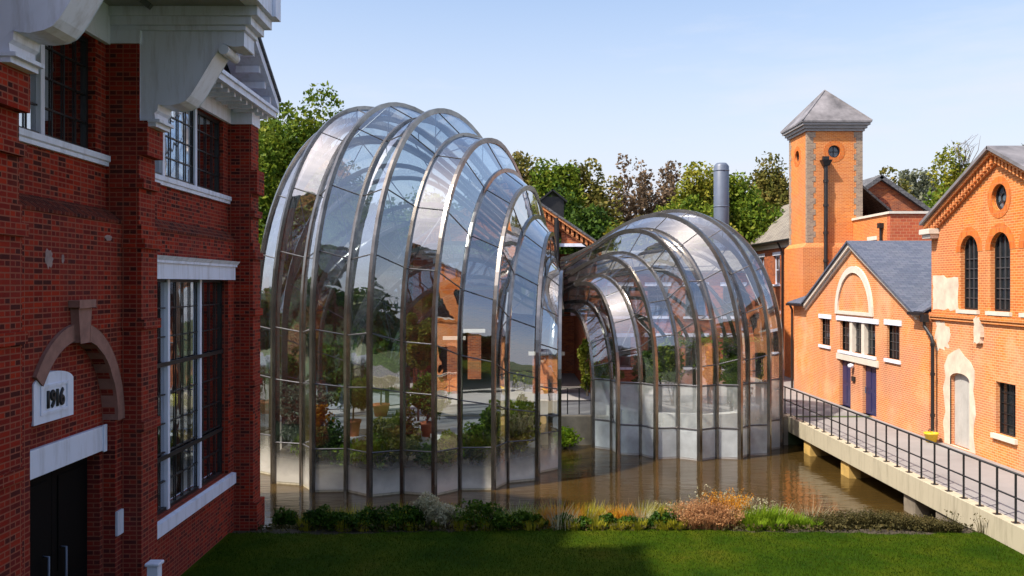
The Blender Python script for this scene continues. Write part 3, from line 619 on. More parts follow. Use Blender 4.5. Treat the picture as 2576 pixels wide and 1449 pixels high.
rf = MB(); rf.slab([(14.12, 30.45, 4.29), (14.12, 36.6, 7.14), (26, 36.6, 7.14), (26, 30.45, 4.29)], .08); rf.slab([(14.12, 36.6, 7.14), (14.12, 42.5, 4.34), (26, 42.5, 4.34), (26, 36.6, 7.14)], .08)
rf.slab([(14.12, 42.45, 4.37), (14.12, 44.55, 4.37), (17.2, 44.2, 5.5), (17.2, 42.6, 5.6)], .06); rf.slab([(14.15, 29.9, 4.36), (14.15, 30.7, 4.36), (15.6, 30.9, 5.2), (15.6, 29.95, 5.2)], .06)
rf.build('roof', M['slate_blue'], A)
gt = MB(); gt.box(14.05, 14.2, 42.2, 44.5, 4.22, 4.33); gt.box(14.05, 14.2, 29.88, 30.85, 4.22, 4.33); gt.build('gutter', M['black'], A)
dp = MB(); dp.tube([(14.15, 44.2, 4.3), (14.3, 44.25, 4.0), (14.3, 44.25, 0)], .055, 8); dp.build('drainpipe', M['black'], A)
dp = MB(); dp.box(14.1, 14.3, 29.72, 29.96, 4.0, 4.25); dp.tube([(14.2, 29.84, 4.1), (14.2, 29.84, 3.85), (14.28, 29.5, 3.5), (14.28, 29.42, 3.3), (14.28, 29.42, 0.02)], .06, 8)
for z in (.8, 2.2, 3.2): dp.tube([(14.28, 29.42, z), (14.28, 29.42, z + .1)], .08, 8)
dp.build('drainpipe', M['black'], H)
wl_ = thing('wall_lamp', 'small round white lamp under the lintel between the navy doors', 'lamp', (14.33, 36.5, 1.85)); lb = MB(); lb.lathe([(.02, -.1), (.11, -.07), (.13, 0), (.11, .07), (.02, .1)], (14.27, 36.5, 1.86), 12); lb.build('globe', M['white'], wl_, True); MB().box(14.28, 14.399, 36.45, 36.55, 1.9, 1.98).build('bracket', M['black'], wl_)
db = MB(); db.box(14.32, 14.398, 36.3, 36.6, 1.22, 1.42); tag(db.build('box_sign', M['black'], bevel=.01), 'small black box on the wall between the navy doors', 'letter box')  # small box sign between the doors
yb_ = thing('bucket', 'small yellow bucket on the ground at the foot of the black drainpipe', 'bucket', (14.1, 29.15, 0)); bb = MB(); bb.lathe([(.16, 0), (.22, .26), (.24, .27), (.24, .31), (.2, .31), (.15, .05)], (14.1, 29.15, 0), 14); bb.build('body', M['yellow'], yb_, True); MB().tube([(14.1, 28.92, .28), (14.1, 29.0, .40), (14.1, 29.3, .40), (14.1, 29.38, .28)], .012, 6).build('handle', M['black'], yb_)

# ------------------------------------------------------------------ tower
T = thing('brick_tower', 'square orange brick tower with pyramid lead roof and round windows', 'tower', (17.5, 48.5, 0))
fw = MB(); fw.facade(rect(16, 19, 7.5, 13.6), [circ(17.48, 12.5, .34)], 'y', 47, 47.4); fw.facade(rect(47.4, 50, 7.5, 13.6), [circ(48.6, 12.45, .34)], 'x', 16, 16.4)
fw.box(18.7, 19, 47.4, 50, 7.5, 13.6); fw.box(16.4, 18.7, 49.7, 50, 7.5, 13.6); fw.build('wall', M['brick_orange'], T)
bw_ = MB(); bw_.box(15.75, 19.05, 46.9, 50.1, 0, 7.3); bw_.hexa([(15.75, 46.9, 7.3), (19.05, 46.9, 7.3), (19.05, 50.1, 7.3), (15.75, 50.1, 7.3)], [(16, 47, 7.55), (19, 47, 7.55), (19, 50, 7.55), (16, 50, 7.55)]); bw_.build('plinth', M['brick_orange'], T)
for corner in range(3):
    qn = MB(); k = 7.56; i = 0
    while k < 13.5:
        wq = .46 if i % 2 else .34
        if corner == 0: qn.box(15.985, 16 + wq, 46.985, 47.2, k, k + .3)
        if corner == 1: qn.box(19 - wq, 19.015, 46.985, 47.2, k, k + .3)
        if corner == 2: qn.box(15.987, 16.2, 49.6 + (i % 2) * .1, 50.01, k, k + .3)
        k += .3; i += 1
    qn.build('quoin_strip', M['quoin'], T)
for ax, c, z in (('y', 17.48, 12.5), ('x', 48.6, 12.45)):
    d = 47 if ax == 'y' else 16
    s = MB(); s.facade(circ(c, z, .58), [circ(c, z, .338)], ax, d - .012, d + .1); s.build('brick_ring', M['arch_brick'], T)
    wn = MB(); wn.facade(circ(c, z, .34), [circ(c, z, .28)], ax, d + .1, d + .2)
    wn.ab(ax, d + .12, d + .16, c - .012, c + .012, z - .28, z + .28); wn.ab(ax, d + .123, d + .157, c - .28, c + .28, z - .012, z + .012)
    wo = wn.build('round_window', M['black'], T); g = MB(); g.facade(circ(c, z, .3), [], ax, d + .17, d + .18); g.build('pane', M['pane_blue'], wo)
cn = MB(); cn.box(15.9, 19.1, 46.9, 50.1, 13.6, 13.74); cn.box(15.8, 19.2, 46.8, 50.2, 13.74, 13.9); cn.box(15.68, 19.32, 46.68, 50.32, 13.9, 14.03); cn.build('cornice', M['trim_grey'], T)
ro = MB(); bs = [(15.62, 46.62, 14.03), (19.38, 46.62, 14.03), (19.38, 50.38, 14.03), (15.62, 50.38, 14.03)]; bt = [(x, y, 14.12) for x, y, z in bs]; ro.hexa(bs, bt); ap = (17.5, 48.5, 16.15)
for k in range(4): ro.face([bt[k], bt[(k + 1) % 4], ap])
for x, y, z in bt: ro.tube([(x, y, z), ap], .045, 6)
ro.build('roof', M['lead'], T)
pi = MB(); pi.tube([(16.95, 46.8, 11.75), (16.95, 46.8, 0)], .11, 10); pi.hexa([(16.8, 46.66, 11.7), (17.1, 46.66, 11.7), (17.1, 46.94, 11.7), (16.8, 46.94, 11.7)], [(16.66, 46.56, 12.0), (17.24, 46.56, 12.0), (17.24, 46.96, 12.0), (16.66, 46.96, 12.0)]); pi.box(16.78, 17.1, 46.7, 46.9, 12.02, 12.2)
for z in (6.5, 8, 9.5, 10.8): pi.tube([(16.95, 46.8, z), (16.95, 46.8, z + .14)], .145, 10)
pi.build('drainpipe', M['black'], T)

# ------------------------------------------------------------------ rear annex, gables, rear house
Q = thing('flat_annex', 'flat topped orange brick annex with pale coping beside the tower', 'building', (18.5, 44, 0))
a = MB(); a.facade(rect(42.75, 47.5, 0, 8.75), [rect(44.05, 44.95, 6.2, 7.55)], 'x', 18.5, 18.9); a.build('wall', M['brick_orange'], Q)
a = MB(); a.box(18.5, 28, 42.4, 42.75, 0, 8.75); a.box(27.6, 28, 42.75, 47.5, 0, 8.75); a.box(18.9, 27.6, 47.1, 47.5, 0, 8.75); a.build('front_wall', M['brick_grid_shaded'], Q)
a = MB(); a.box(18.42, 28.1, 42.32, 42.8, 8.75, 8.87); a.box(18.42, 18.95, 42.8, 47.5, 8.75, 8.87); a.build('coping', M['cream'], Q); MB().box(18.9, 27.6, 42.75, 47.1, 8.3, 8.4).build('roof', M['lead'], Q)
window(Q, 'x', 18.5, 1, 44.05, 44.95, 6.2, 7.55, 2, 2, M['white'], M['white'], M['pane_dark'], sill=(.06, .1, .1), lintel=(.03, .14, .2), smat=M['cream'])
a = MB(); a.tube([(18.4, 43.25, 8.2), (18.4, 43.25, 0)], .07, 8); a.box(18.28, 18.5, 43.1, 43.4, 8.1, 8.35); a.build('drainpipe', M['black'], Q)
G = thing('far_gabled_house', 'red brick gable with dark roof edge rising behind the annex', 'building', (22.5, 53, 0))
a = MB(); a.facade([(19.4, 0), (25.6, 0), (25.6, 9.6), (22.5, 11.75), (19.4, 9.6)], [circ(22.3, 9.75, .55)], 'y', 53, 53.4); a.build('wall', M['brick_rear'], G)
a = MB(); a.slab([(22.5, 52.7, 11.98), (25.95, 52.7, 9.58), (25.95, 62, 9.58), (22.5, 62, 11.98)], .25); a.slab([(22.5, 52.7, 11.98), (19.05, 52.7, 9.58), (19.05, 62, 9.58), (22.5, 62, 11.98)], .25); a.build('roof', M['slate'], G)
a = MB(); a.facade(circ(22.3, 9.75, .55), [], 'y', 53.1, 53.15); wo = a.build('round_window', M['pane_blue'], G)
a = MB(); a.facade(circ(22.3, 9.75, .9), [circ(22.3, 9.75, .548)], 'y', 52.985, 53.1); a.build('brick_ring', M['brick_dark'], G)
E = thing('rear_house', 'two storey brick house with long grey tiled roof behind the tower', 'building', (17, 60, 0))
ew = [(55.0, 56.3), (58.4, 59.7), (62.0, 63.3)]
a = MB(); a.facade(rect(50.5, 80, 0, 7.95), [rect(u, v, z0, z1) for u, v in ew for z0, z1 in ((5.3, 7.15), (1.6, 3.4))], 'x', 17, 17.4); a.box(17.4, 23, 79.6, 80, 0, 7.95); a.box(17.4, 23, 50.5, 50.9, 0, 7.95); a.build('wall', M['brick_rear'], E)
for u, v in ew:
    for z0, z1 in ((5.3, 7.15), (1.6, 3.4)): window(E, 'x', 17, 1, u, v, z0, z1, 2, 2, M['white'], M['white'], M['pane_dark'], fw=.09, bw=.05, sill=(.08, .12, .12), lintel=(.03, .15, .22))
a = MB(); a.box(16.9, 17.0, 50.5, 80, 7.6, 7.8); a.box(16.8, 17.1, 50.5, 80, 7.8, 7.95); a.build('cornice', M['cream'], E)
a = MB(); a.slab([(16.6, 50.2, 8.05), (16.6, 80.3, 8.05), (20.2, 76, 11.15), (20.2, 50.2, 11.15)], .12); a.slab([(16.6, 80.3, 8.05), (23.8, 80.3, 8.05), (20.2, 76, 11.15)], .12); a.slab([(20.2, 50.2, 11.15), (20.2, 76, 11.15), (23.8, 80.3, 8.05), (23.8, 50.2, 8.05)], .12); a.build('roof', M['tile_grey'], E)
a = MB(); a.tube([(16.55, 50.4, 7.98), (16.55, 80, 7.98)], .08, 8); a.tube([(16.6, 54.2, 7.95), (16.85, 54.2, 7.4), (16.9, 54.2, 7.2), (16.9, 54.2, 0)], .06, 8); a.build('gutter', M['black'], E)

K = thing('still_house', 'brick gabled still house behind the taller glasshouse with dentilled verge', 'building', (-.35, 44, 0))
kd = [(1.0, 2.35, 0, 1.85), (-3.15, -2.45, 0, 2.6), (-2.15, -1.5, .7, 2.95), (2.4, 3.5, 7.28, 7.85)]
a = MB(); a.facade([(-4.8, -.02), (4.1, -.02), (4.1, 7.12), (-.35, 10.15), (-4.8, 7.12)], [rect(u, v, z0, z1) for u, v, z0, z1 in kd], 'y', 42, 42.4)
a.box(-4.8, -4.4, 42.4, 52, 0, 7.1); a.box(3.7, 4.1, 42.4, 52, 0, 7.1); a.box(-4.4, 3.7, 51.6, 52, 0, 7.1); a.build('wall', M['brick_rear'], K)
for u, v, z0, z1 in kd[:3]:
    d = MB(); d.box(u, v, 42.14, 42.2, z0, z1); d.box(u + .1, v - .1, 42.12, 42.14, z0 + .15, z1 - .15); d.build('door', M['navy'] if z0 > 0 else M['blackpaint'], K)
    MB().box(u - .2, v + .2, 41.94, 42.15, z1 + .003, z1 + .17).build('door_lintel', M['cream'], K)
window(K, 'y', 42, 1, *kd[3], 3, 2, M['bar'], M['bar'], M['pane_blue'], sill=(.08, .15, .16))
ve = MB()
for xa, za in ((4.35, 7.1), (-5.05, 7.1)):
    xb, zb = -.35, 10.3; dx, dz = xb - xa, zb - za; L = math.hypot(dx, dz)
    for o0, o1, yy in ((-.14, .02, 41.75), (-.5, -.42, 41.92)):
        ve.hexa([(xa, yy, za + o0), (xb, yy, zb + o0), (xb, 42.1, zb + o0), (xa, 42.1, za + o0)], [(xa, yy, za + o1), (xb, yy, zb + o1), (xb, 42.1, zb + o1), (xa, 42.1, za + o1)])
    nD = int(L / .26)
    for k in range(nD):
        t = (k + .4) / nD; x = xa + dx * t; z = za + dz * t; hw = .06; h2 = hw * dz / dx
        ve.hexa([(x - hw, 41.85, z - .42 - h2), (x + hw, 41.85, z - .42 + h2), (x + hw, 42.1, z - .42 + h2), (x - hw, 42.1, z - .42 - h2)], [(x - hw, 41.85, z - .14 - h2), (x + hw, 41.85, z - .14 + h2), (x + hw, 42.1, z - .14 + h2), (x - hw, 42.1, z - .14 - h2)])
ve.build('verge', M['brick_orange'], K)
a = MB(); a.slab([(-.35, 41.7, 10.42), (4.5, 41.7, 7.12), (4.5, 52, 7.12), (-.35, 52, 10.42)], .1); a.slab([(-.35, 41.7, 10.42), (-5.2, 41.7, 7.12), (-5.2, 52, 7.12), (-.35, 52, 10.42)], .1); a.build('roof', M['slate'], K)
a = MB(); a.tube([(2.16, 41.85, 8.5), (2.16, 41.85, 0)], .13, 8); a.build('drainpipe', M['black'], K)
a = MB(); a.box(1.55, 2.75, 46, 48, 8, 9.95); a.slab([(1.35, 45.8, 9.70), (1.35, 48.2, 9.70), (2.15, 48.2, 10.35), (2.15, 45.8, 10.35)], .08); a.slab([(2.15, 45.8, 10.35), (2.15, 48.2, 10.35), (2.95, 48.2, 9.70), (2.95, 45.8, 9.70)], .08); a.build('roof_vent', M['black'], K)
Wg = thing('rear_wing', 'long low orange brick wing behind the smaller glasshouse', 'building', (8.5, 46, 0))
ww = [(5.2, 6.3), (7.2, 8.3), (9.2, 10.3), (11.2, 12.3)]
a = MB(); a.facade(rect(4.15, 12.9, -.02, 6.0), [rect(u, v, z0, z1) for u, v in ww for z0, z1 in ((3.6, 5.2), (.9, 2.5))], 'y', 46, 46.4); a.box(12.5, 12.9, 46.4, 51, 0, 6); a.box(4.15, 4.5, 46.4, 51, 0, 6); a.build('wall', M['brick_rear'], Wg)
for u, v in ww:
    for z0, z1 in ((3.6, 5.2), (.9, 2.5)): window(Wg, 'y', 46, 1, u, v, z0, z1, 2, 3, M['bar'], M['bar'], M['pane_dark'], fw=.07, bw=.03, sill=(.08, .12, .13), lintel=(.03, .15, .2))
a = MB(); a.slab([(4.15, 45.7, 6.02), (13.0, 45.7, 6.02), (13.0, 49, 7.2), (4.15, 49, 7.2)], .12); a.slab([(4.15, 49, 7.2), (13.0, 49, 7.2), (13.0, 52, 6.0), (4.15, 52, 6.0)], .12); a.build('roof', M['tile_grey'], Wg)
fl = thing('flue', 'tall grey steel flue cylinder rising beyond the smaller glasshouse', 'chimney', (12.8, 53, 0))
a = MB(); a.lathe([(.46, 0), (.46, 12.5), (.38, 12.62), (.30, 12.7)], (12.8, 53, 0), 24); a.build('shaft', M['steel'], fl, True)
a = MB(); [a.lathe([(.47, z), (.485, z + .02), (.485, z + .06), (.47, z + .08)], (12.8, 53, 0), 24) for z in (7.5, 10, 12.2)]; a.build('joint_bands', M['steel'], fl, True)

# ------------------------------------------------------------------ bridge and railing
BR = thing('walkway_bridge', 'pale concrete walkway bridge over the river along the orange buildings', 'bridge', (12.7, 27, 0))
a = MB(); a.box(11.28, 14.46, 2, 35.3, -.3, -.02); a.build('deck', M['paving'], BR)
a = MB(); y = 2
for y0, y1 in ((2, 14.2), (14.2, 20.4), (20.4, 26.6), (26.6, 31.8), (31.8, 35.5)): a.box(11.0, 11.27, y0 + .008, y1 - .008, -.58, .03)
a.build('edge_beam', M['concrete'], BR, bevel=.012)
for y in (24.2, 28.9, 32.6):
    a = MB(); a.box(11.1, 11.5, y - .35, y + .35, -1.75, -.58); a.box(11.5, 14.2, y - .25, y + .25, -1.75, -.31); a.build('pier', M['concrete_dark'] if y < 25 else M['timber'], BR)
a = MB(); a.box(11.05, 14.3, 20.5, 22.6, -1.75, -.6); a.build('abutment', M['concrete_dark'], BR)
RL = thing('railing', 'black metal railing along the walkway bridge', 'railing', (11.12, 27, .03))
y = 35.3; ys = []
while y > 13: ys.append(y); y -= .735
post = None
for i, yy in enumerate(ys):
    if post is None:
        a = MB(); a.tube([(11.12, yy, .03), (11.12, yy, 1.10)], .026, 8); a.box(11.05, 11.19, yy - .07, yy + .07, .031, .046); post = a.build('post', M['black'], RL); y0 = yy
    else:
        o = post.copy(); COL.objects.link(o); o.parent = RL; o.location.y += yy - y0
a = MB(); a.tube([(11.12, 13, 1.12), (11.12, 35.5, 1.12), (11.12, 35.68, 1.06), (11.12, 35.72, .95), (11.12, 35.72, .72), (11.12, 35.66, .62), (11.12, 35.5, .585)], .028, 8); a.build('top_rail', M['black'], RL, True)
a = MB(); a.tube([(11.12, 13, .585), (11.12, 35.5, .585)], .022, 8); a.build('mid_rail', M['black'], RL, True)
QR = thing('yard_railing', 'short black railing on the quay between the two glasshouses', 'railing', (2.2, 35.2, .04))
a = MB(); [a.tube([(1.75, 35.1, z), (3.2, 35.1, z)], .022, 6) for z in (1.1, .58)]; [a.tube([(x, 35.1, .04), (x, 35.1, 1.1)], .024, 6) for x in (1.75, 2.25, 2.72, 3.2)]; a.build('frame', M['black'], QR)

#__PART3__
# ------------------------------------------------------------------ glasshouses
def interp(x, xs, ys): return float(np.interp(x, xs, ys))
def glasshouse(name, label, C, Ro, Ri, D, axis_deg, phi0, dphi, nrib, outer_par, Hd, pd, mouth, mw, zb, frost, glass, ribw, ribd, sway=0):
    root = thing(name, label, 'glasshouse', (C[0], C[1], zb))
    T = np.array([C[0] + D * math.cos(R(axis_deg)), C[1] + D * math.sin(R(axis_deg))])
    perp = np.array([-math.sin(R(axis_deg)), math.cos(R(axis_deg))])
    n1, n2, n3 = 9, 20, 18
    paths = []; frames = []
    for k in range(nrib):
        ph = R(phi0 + dphi * k); outer = (k % 2) == outer_par
        rr = Ro if outer else Ri
        b = np.array([C[0] + rr * math.cos(ph), C[1] + rr * math.sin(ph)])
        al = -1 + 2 * k / (nrib - 1); al = al if dphi > 0 else -al
        side = -1 if dphi > 0 else 1
        e = T + perp * mw * al * (-1); zT = mouth[0] + (mouth[1] - mouth[0]) * math.cos(al * math.pi / 2)
        d = float(np.linalg.norm(e - b)); dn = (e - b) / d
        dd = d + (Ro - rr)
        H = zb + interp(dd, *Hd) - (0 if outer else .40)
        pk = interp(dd, *pd) * d
        zs = zb + (H - zb) * .40
        pts = []
        for i in range(n1): pts.append((0, zb + (zs - zb) * i / n1))
        for i in range(n2 + 1):
            t = math.pi / 2 * i / n2; ce, se = math.cos(t), math.sin(t)
            pts.append((pk * (1 - ce ** .92), zs + (H - zs) * se ** .96 if se > 0 else zs))
        for i in range(1, n3 + 1):
            u = i / n3; s = u * u * (3 - 2 * u); s = .75 * s + .25 * u * u
            pts.append((pk + (d - pk) * u, H + (zT - H) * s))
        P = np.array([[b[0] + dn[0] * r, b[1] + dn[1] * r, z] for r, z in pts])
        paths.append(P); frames.append((dn, pts))
    # ribs
    for P, (dn, pts) in zip(paths, frames):
        m = MB(); q = np.array([-dn[1], dn[0], 0]); n = len(P)
        for i in range(n):
            t = P[min(i + 1, n - 1)] - P[max(i - 1, 0)]; t = t / np.linalg.norm(t); nn = np.cross(q, t)
            sc = 1 if i < n - n3 else 1 - .55 * (i - (n - n3)) / n3
            w, dp = ribw * .5 * sc, ribd * .5 * sc
            o = P[i] - (nn * dp * .0)
            for a, b2 in ((-w, -dp), (w, -dp), (w, dp), (-w, dp)): m.v.append(tuple(o + q * a + nn * b2))
        for i in range(n - 1):
            for j in range(4): m.f.append((i * 4 + j, i * 4 + (j + 1) % 4, (i + 1) * 4 + (j + 1) % 4, (i + 1) * 4 + j))
        m.f.append((3, 2, 1, 0)); m.f.append(tuple((n - 1) * 4 + j for j in range(4)))
        ro = m.build('rib', M['rib'], root, bevel=0)
    # glazing, split at heights given by frost = [(z_top, mat)]
    n = len(paths[0])
    def idx_at(P, z):
        i = 0
        while i < n1 + n2 and P[i + 1][2] < z: i += 1
        f = (z - P[i][2]) / max(1e-6, P[i + 1][2] - P[i][2]); return i, min(1, max(0, f))
    def pt(P, i, f): return P[i] + (P[i + 1] - P[i]) * f
    for k in range(nrib - 1):
        A, B2 = paths[k], paths[k + 1]
        zcur = zb + .05
        for zt, nm, mat in frost:
            m = MB(); pa, fa = idx_at(A, zcur); qa, ga = idx_at(A, zt); pb, fb = idx_at(B2, zcur); qb, gb = idx_at(B2, zt)
            m.face([pt(A, pa, fa), pt(B2, pb, fb), pt(B2, qb, gb), pt(A, qa, ga)]); m.build(nm, mat, root); zcur = zt
        ia, fa = idx_at(A, zcur); ib, fb = idx_at(B2, zcur)
        m = MB(); m.v += [tuple(pt(A, ia, fa)), tuple(pt(B2, ib, fb))]
        st = max(ia, ib) + 1
        for i in range(st, n): m.v += [tuple(A[i]), tuple(B2[i])]
        for i in range(len(m.v) // 2 - 1): m.f.append((2 * i, 2 * i + 1, 2 * i + 3, 2 * i + 2))
        go = m.build('glass_panel', glass, root, True)
        # transoms, with a brace rod per bay higher up
        tb = MB()
        for zt, nm, mat in frost:
            qa, ga = idx_at(A, zt); qb, gb = idx_at(B2, zt); tb.tube([pt(A, qa, ga), pt(B2, qb, gb)], .035 if len(frost) > 1 else .022, 5)
        for i in (6, 9, 13, 17, 22, 27, 33, 38):
            if i > st: tb.tube([A[i], B2[i]], .022, 5)
        for i, j in ((13, 17), (22, 27)):
            if k % 2: i, j = j, i
            c = np.array([C[0], C[1], 0]); ins = lambda p: p + (np.array([C[0], C[1], p[2] - .15]) - p) * .04
            br_ = MB(); br_.tube([ins(A[i]), ins(B2[j])], .016, 4); br_.build('brace_rod', M['bar'], go)
        tb.build('glazing_lattice', M['bar'], go)
    # scalloped base curb following the ribs, and a floor
    cu = MB()
    for k in range(nrib - 1):
        a, b2 = paths[k][0], paths[k + 1][0]; c = np.array([C[0], C[1], zb]); ia, ib = a + (c - a) * .045, b2 + (c - b2) * .045
        lo, hi = np.array([0, 0, -.5]), np.array([0, 0, .07]); cu.hexa([a + lo, b2 + lo, ib + lo, ia + lo], [a + hi, b2 + hi, ib + hi, ia + hi])
    cu.build('base_curb', M['concrete'] if len(frost) == 1 else M['trim_grey'], root)
    # inner hoops: slim structural arches
    # throat duct joining the house behind
    dct = MB(); rings = []
    for s, (cx, cy, wd, zl, zh) in enumerate(((T[0], T[1], mw, mouth[0], mouth[1]), (T[0] + (sway) * .5, (T[1] + 42) / 2, mw, mouth[0], mouth[1]), (T[0] + sway, 42.05, mw, mouth[0], mouth[1]))):
        dirn = perp if s == 0 else np.array([-1, 0]); 
        if perp[0] > 0: dirn = dirn if s == 0 else np.array([1, 0])
        rings.append([(cx + dirn[0] * wd * math.cos(t), cy + dirn[1] * wd * math.cos(t), zl - .25 + (zh - zl + .25) * math.sin(t)) for t in np.linspace(0, math.pi, 13)])
    for r in rings: dct.v += r
    for i in range(2):
        for j in range(12): dct.f.append((i * 13 + j, i * 13 + j + 1, (i + 1) * 13 + j + 1, (i + 1) * 13 + j))
        dct.f.append((i * 13, i * 13 + 12, (i + 1) * 13 + 12, (i + 1) * 13))
    dct.build('throat_duct', M['ribdark'], root, True)
    return root, T
BIGC = (-3.6, 31.5)
bigh, T1 = glasshouse('glasshouse', 'taller ribbed glasshouse swelling out of the river beside the dark brick building', BIGC, 5.45, 4.98, 7.7, 47, -5, -10.25, 26, 1,
    ([5.0, 7.7, 9.9, 11.5, 12.5, 13.2], [5.9, 7.55, 9.6, 11.42, 12.35, 12.6]), ([5.7, 7.7, 9.9, 11.5, 12.5, 13.2], [.62, .60, .52, .42, .35, .29]),
    (4.2, 7.0), .75, -1.1, [(.22, 'misted_panel', M['frost_low'])], M['glass_big'], .115, .17, sway=-1.2)
SMC = (6.86, 35.3)
smallh, T2 = glasshouse('glasshouse', 'smaller ribbed glasshouse with frosted lower panes beside the walkway bridge', SMC, 3.93, 3.52, 6.0, 140, -160, 11.5, 23, 0,
    ([5.0, 7.2, 8.4, 9.2, 10.2], [5.3, 7.0, 7.9, 8.9, 9.55]), ([5.0, 7.2, 9.2, 10.2], [.50, .46, .43, .42]),
    (4.1, 6.5), .65, -1.1, [(.02, 'opal_panel', M['frost_base']), (1.6, 'frosted_panel', M['frost_mid'])], M['glass_small'], .115, .16, sway=.4)

# ------------------------------------------------------------------ inside the taller house
fl1 = MB(); n = 40
def disc(mb, c, r, z0, z1, a0=0, a1=360, n=40, inner=0):
    ang = [R(a0 + (a1 - a0) * k / n) for k in range(n + 1)]
    for t0, t1 in zip(ang[:-1], ang[1:]):
        p = lambda r, t, z: (c[0] + r * math.cos(t), c[1] + r * math.sin(t), z)
        mb.hexa([p(inner, t0, z0), p(r, t0, z0), p(r, t1, z0), p(inner, t1, z0)], [p(inner, t0, z1), p(r, t0, z1), p(r, t1, z1), p(inner, t1, z1)])
disc(fl1, BIGC, 4.72, -1.6, -.62, inner=.001); tag(fl1.build('planting_bed', M['soil'], bigh), None)
f2_ = MB(); disc(f2_, BIGC, 4.6, -.61, .03, -2, 178, inner=.001); f2_.build('deck', M['paving'], bigh)
f3_ = MB(); disc(f3_, SMC, 3.4, -1.6, -.2, inner=.001); f3_.build('planting_bed', M['soil'], smallh)
f4_ = MB(); disc(f4_, SMC, 3.1, -.19, .45, 185, 355, inner=2.7); f4_.build('planter_wall', M['stone_white'], smallh)
def bench(label, c, r0, r1, a0, a1, z, leg):
    b = thing('curved_bench', label, 'bench', (c[0], c[1], 0)); t = MB(); disc(t, c, r1, z - .12, z, a0, a1, 14, r0); t.build('top', M['stone_white'], b)
    for a in (a0 + 6, (a0 + a1) / 2, a1 - 6):
        l = MB(); rm = (r0 + r1) / 2; x, y = c[0] + rm * math.cos(R(a)), c[1] + rm * math.sin(R(a)); l.box(x - .12, x + .12, y - .12, y + .12, -.6, z - .12); l.build('leg', M['stone_white'], b)
bench('white curved bench top to the side of the taller glasshouse near the brick building', BIGC, 2.3, 3.3, 190, 235, .12, 1)
bench('white curved bench under the potted trees on the river side of the still house doors', BIGC, 1.4, 2.7, -62, -5, .12, 1)

def shrub(name, label, x, y, z, w, h, mat, n=700, leaf=.05, seed=1, group=None, cat='shrub', stems=True, nclump=16, clump=.36):
    rng = np.random.default_rng(seed); root = thing(name, label, cat, (x, y, z), group)
    n = int(n * 1.8); leaf *= 1.15
    P, cc = crown_points((x, y, z + h * .52), w / 2, w / 2, h * .5, n, rng, nclump * 2, clump, .3, 1.)
    P[:, 2] = np.maximum(P[:, 2], z + .01)
    quads_mesh('foliage', leaves(P, leaf, rng), mat, root)
    st = MB()
    for c in cc[:7]: st.tube([(x + rng.normal() * .03, y + rng.normal() * .03, z - .05), ((x + c[0]) / 2, (y + c[1]) / 2, (z + c[2]) / 2), tuple(c)], [.018, .012, .005], 4)
    st.build('stem', M['bark'], root); return root
def tuft(name, label, x, y, z, w, h, mat, n=160, seed=1, group=None, cat='grass', bw=.011, lean=.45, plume=None):
    rng = np.random.default_rng(seed); root = thing(name, label, cat, (x, y, z), group)
    V = blades(x, y, z - .02, n, h, w, rng, bw, lean); quads_mesh('blade', V, mat, root)
    if plume is not None:
        k = n // 2; tips = V[n:n + k, 2]; C = np.repeat(tips, 5, 0) + rng.normal(0, .03, (k * 5, 3)); quads_mesh('blossom', leaves(C, .022, rng), plume, root)
    return root
def potted(label, x, y, z, pr, phh, ch, cr, mat, seed, trunk=True):
    root = thing('potted_tree', label, 'potted tree', (x, y, z)); rng = np.random.default_rng(seed)
    p = MB(); p.lathe([(pr * .72, 0), (pr * .95, phh * .82), (pr * 1.06, phh * .83), (pr * 1.06, phh), (pr * .9, phh), (pr * .85, phh * .88)], (x, y, z), 18); p.build('pot', M['terracotta'], root, True)
    MB().lathe([(pr * .84, phh * .85), (.01, phh * .89)], (x, y, z), 14).build('soil', M['soil'], root)
    t = MB(); t.tube([(x, y, z + phh * .8), (x + .02, y, z + (phh + ch) * .5), (x, y, z + ch)], [.035, .028, .015], 6); t.build('trunk', M['bark'], root)
    P, cc = crown_points((x, y, z + ch), cr, cr, cr * 1.15, 4200, rng, 40, .42, .3, 1.); quads_mesh('crown', leaves(P, .06, rng), mat, root)
def at(px, Y): return X(px, Y)
potted('small potted tree in a terracotta pot inside the taller glasshouse, nearest the brick factory', at(888, 29.6), 29.6, .12, .27, .55, 1.4, .58, M['leaf_green'], 11)
potted('potted tree with twin leafy crown in terracotta pot, middle of the taller glasshouse', at(1075, 30.2), 30.2, .0, .25, .5, 1.45, .82, M['leaf_green'], 12)
potted('darker potted tree on the deck further back inside the taller glasshouse', at(958, 34.6), 34.6, .03, .34, .5, 1.8, .70, M['leaf_dark'], 13)
tree('indoor_tree', 'tall yellow green tree growing inside the taller glasshouse', at(1052, 33.4), 33.4, .03, 4.7, 1.5, M['leaf_yellow'], n=4200, leaf=.075, crown_z=1.2, seed=21, trunk_r=.05, limbs=6, nclump=26)
inn = [('bushy yellow green shrub at the river end of the taller glasshouse', 1300, 29.4, -.6, 1.35, 2.2, 'leaf_yellow', 1600),
       ('tall feathery grey green bush just behind the ribs nearest the factory', 760, 30.2, -.6, 1.7, 2.3, 'leaf_grey', 1300),
       ('dark low shrub beside the curved bench', 828, 28.9, -.6, .75, 1.0, 'shrub_dark', 700),
       ('rust coloured shrub beside the dark low shrub under glass', 808, 29.8, -.6, .7, 1.6, 'grass_orange', 500),
       ('sprawling dark shrub in the bed between the two terracotta pots', 985, 28.2, -.6, 1.5, 1.45, 'leaf_olive', 1500),
       ('upright olive shrub in front of the white bench', 1185, 28.4, -.6, .9, 1.15, 'leaf_olive', 800),
       ('dull green shrub behind the ribs near the quay under glass', 1235, 30.6, -.6, .8, 1.6, 'leaf_green', 800),
       ('low green plants along the front glass of the taller house', 1120, 27.9, -.6, .9, .8, 'leaf_dark', 700)]
